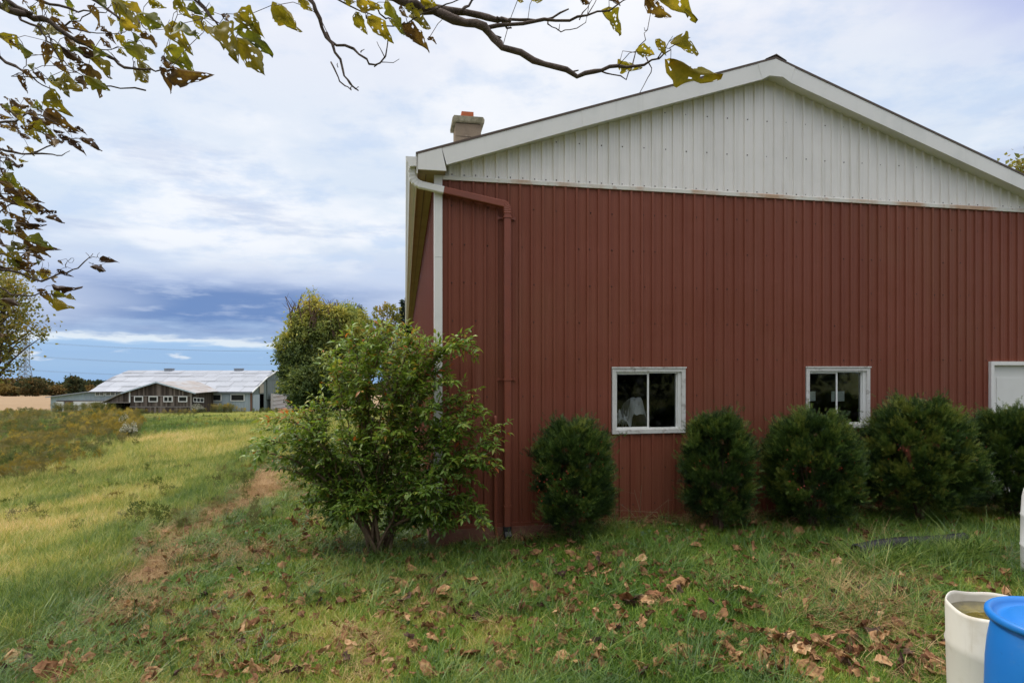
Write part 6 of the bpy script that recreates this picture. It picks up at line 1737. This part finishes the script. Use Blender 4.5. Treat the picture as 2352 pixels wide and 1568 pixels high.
# ------------------------------------------------------------------ fallen leaves
def fallen():
    rnd = random.Random(77)
    tones = {'tan': leafmat('fallen_tan', [(0, (.15, .075, .032)), (.5, (.38, .21, .10)), (1, (.56, .38, .21))], .15, .75, .2, (9, 1.0), False, .5),
             'brown': leafmat('fallen_brown', [(0, (.07, .032, .016)), (.5, (.21, .095, .045)), (1, (.37, .19, .095))], .12, .75, .2, (9, 1.0), False, .5),
             'dark': leafmat('fallen_dark', [(0, (.03, .018, .014)), (.5, (.075, .042, .030)), (1, (.15, .09, .06))], .1, .75, .2, (9, .9), False, .4)}
    labs = {'tan': 'curled pale tan dead leaf lying on the lawn', 'brown': 'crumpled rusty brown dead leaf lying on the lawn', 'dark': 'shrivelled dark brown dead leaf lying on the grass'}
    def shape():
        nu, nv = 4, 6; v = []; f = []; ph = rnd.uniform(0, 6.28); fold = rnd.uniform(-.9, 1.7); cu = rnd.uniform(-1.6, 1.6); wd = rnd.uniform(.24, .50); tw = rnd.uniform(-1, 1)
        for j in range(nv):
            k = j / (nv - 1); w = wd * (.35 + .65 * math.sin(min(1, k / .35) * math.pi / 2)) * (1 - .9 * max(0, (k - .35) / .65) ** 1.5) * (1 + .38 * math.sin(k * 17 + ph))
            for i in range(nu + 1):
                a = (i / nu - .5) * 2
                v.append((a * w * math.cos(fold * abs(a)) + rnd.gauss(0, .03), k * (1 - .2 * abs(cu) * .5) + .06 * math.sin(a * 5 + ph) + rnd.gauss(0, .03),
                          abs(a) * w * math.sin(fold) + cu * .42 * (k - .5) ** 2 + tw * a * (k - .5) * .35 + rnd.gauss(0, .055)))
        for j in range(nv - 1):
            for i in range(nu): f.append((j * (nu + 1) + i, j * (nu + 1) + i + 1, (j + 1) * (nu + 1) + i + 1, (j + 1) * (nu + 1) + i))
        mnz = min(p[2] for p in v); v = [(p[0], p[1] - .5, p[2] - mnz) for p in v]
        return v, f, [.5 + .3 * math.sin(p[0] * 9 + p[1] * 6 + ph) for p in v]
    geo = [shape() for _ in range(20)]
    lib = {t: [new_mesh('fallen_leaf', g[0], g[1], m, g[2]) for g in geo] for t, m in tones.items()}
    spots = []
    clus = [(1500, 1330), (1560, 1330), (1610, 1340), (1330, 1250), (1700, 1330), (980, 1350), (1000, 1370), (300, 1400), (560, 1460), (330, 1480), (120, 1500), (60, 1540), (400, 1280), (450, 1215), (2000, 1400), (1820, 1370), (1350, 1360), (900, 1430),
            (1300, 1390), (1900, 1500), (1930, 1530), (1240, 1530), (700, 1530), (480, 1530), (250, 1420), (180, 1450), (1640, 1300), (1480, 1290), (2100, 1330), (330, 1340), (370, 1260)]
    while len(spots) < 2600:
        r = rnd.random()
        if r < .13:
            c = rnd.choice(clus); u, v = rnd.gauss(c[0], 75), rnd.gauss(c[1], 28)
        elif r < .9: u, v = rnd.uniform(-20, 2330), 1195 + 380 * rnd.random() ** .9
        else: u, v = rnd.uniform(180, 900), rnd.uniform(1120, 1300)
        if v < 1190 and u > 900 or v > 1600: continue
        x, y = hit(u, v)
        q, s = qs(x, y)
        if bool(blocked(x, y)) or s > -.12 and q > -.1 or y > 14: continue
        if math.hypot(x - 2.6, y - 2.87) < .36 or math.hypot(x - 2.93, y - 3.56) < .36: continue
        if q < -5.0 and rnd.random() < .75: continue
        spots.append((x, y, rnd.uniform(.05, .125) if rnd.random() < .85 else rnd.uniform(.12, .17)))
    spots.sort(key=lambda t: -t[2] / t[1])
    V = []; F = []; T = []; nb = 0
    for i, (x, y, L) in enumerate(spots):
        tone = rnd.choices(('tan', 'brown', 'dark'), (.5, .36, .14))[0]
        z = float(gz(x, y)) + rnd.uniform(.035, .075)
        rot = Matrix.Rotation(rnd.uniform(0, 6.28), 4, 'Z') @ Matrix.Rotation(rnd.gauss(0, .55), 4, 'X') @ Matrix.Rotation(rnd.gauss(0, .5), 4, 'Y')
        mt = Matrix.Translation((x, y, z)) @ rot @ Matrix.Diagonal((L, L, L, 1))
        if i < 300:
            o = bpy.data.objects.new('fallen_leaf', rnd.choice(lib[tone])); COL.objects.link(o); o.matrix_world = mt
            tag(o, labs[tone], 'leaf', '%s fallen leaves' % tone)
        elif L / y > .0045 or rnd.random() < .8:
            g = rnd.choice(geo)
            for p, t_ in zip(g[0], g[2]): V.append(tuple(mt @ Vector(p))); T.append(t_ * {'tan': 1, 'brown': .55, 'dark': .3}[tone])
            F += [tuple(a + nb for a in f) for f in g[1]]; nb += len(g[0])
    o = link('leaf_litter', new_mesh('leaf_litter', V, F, leafmat('litter', [(0, (.06, .03, .016)), (.5, (.24, .125, .055)), (1, (.42, .25, .12))], .15, .75, .2, (1.5, .6)), T, True))
    tag(o, 'smaller brown dead leaves scattered over the lawn', 'leaf litter', None, 'stuff')
fallen()
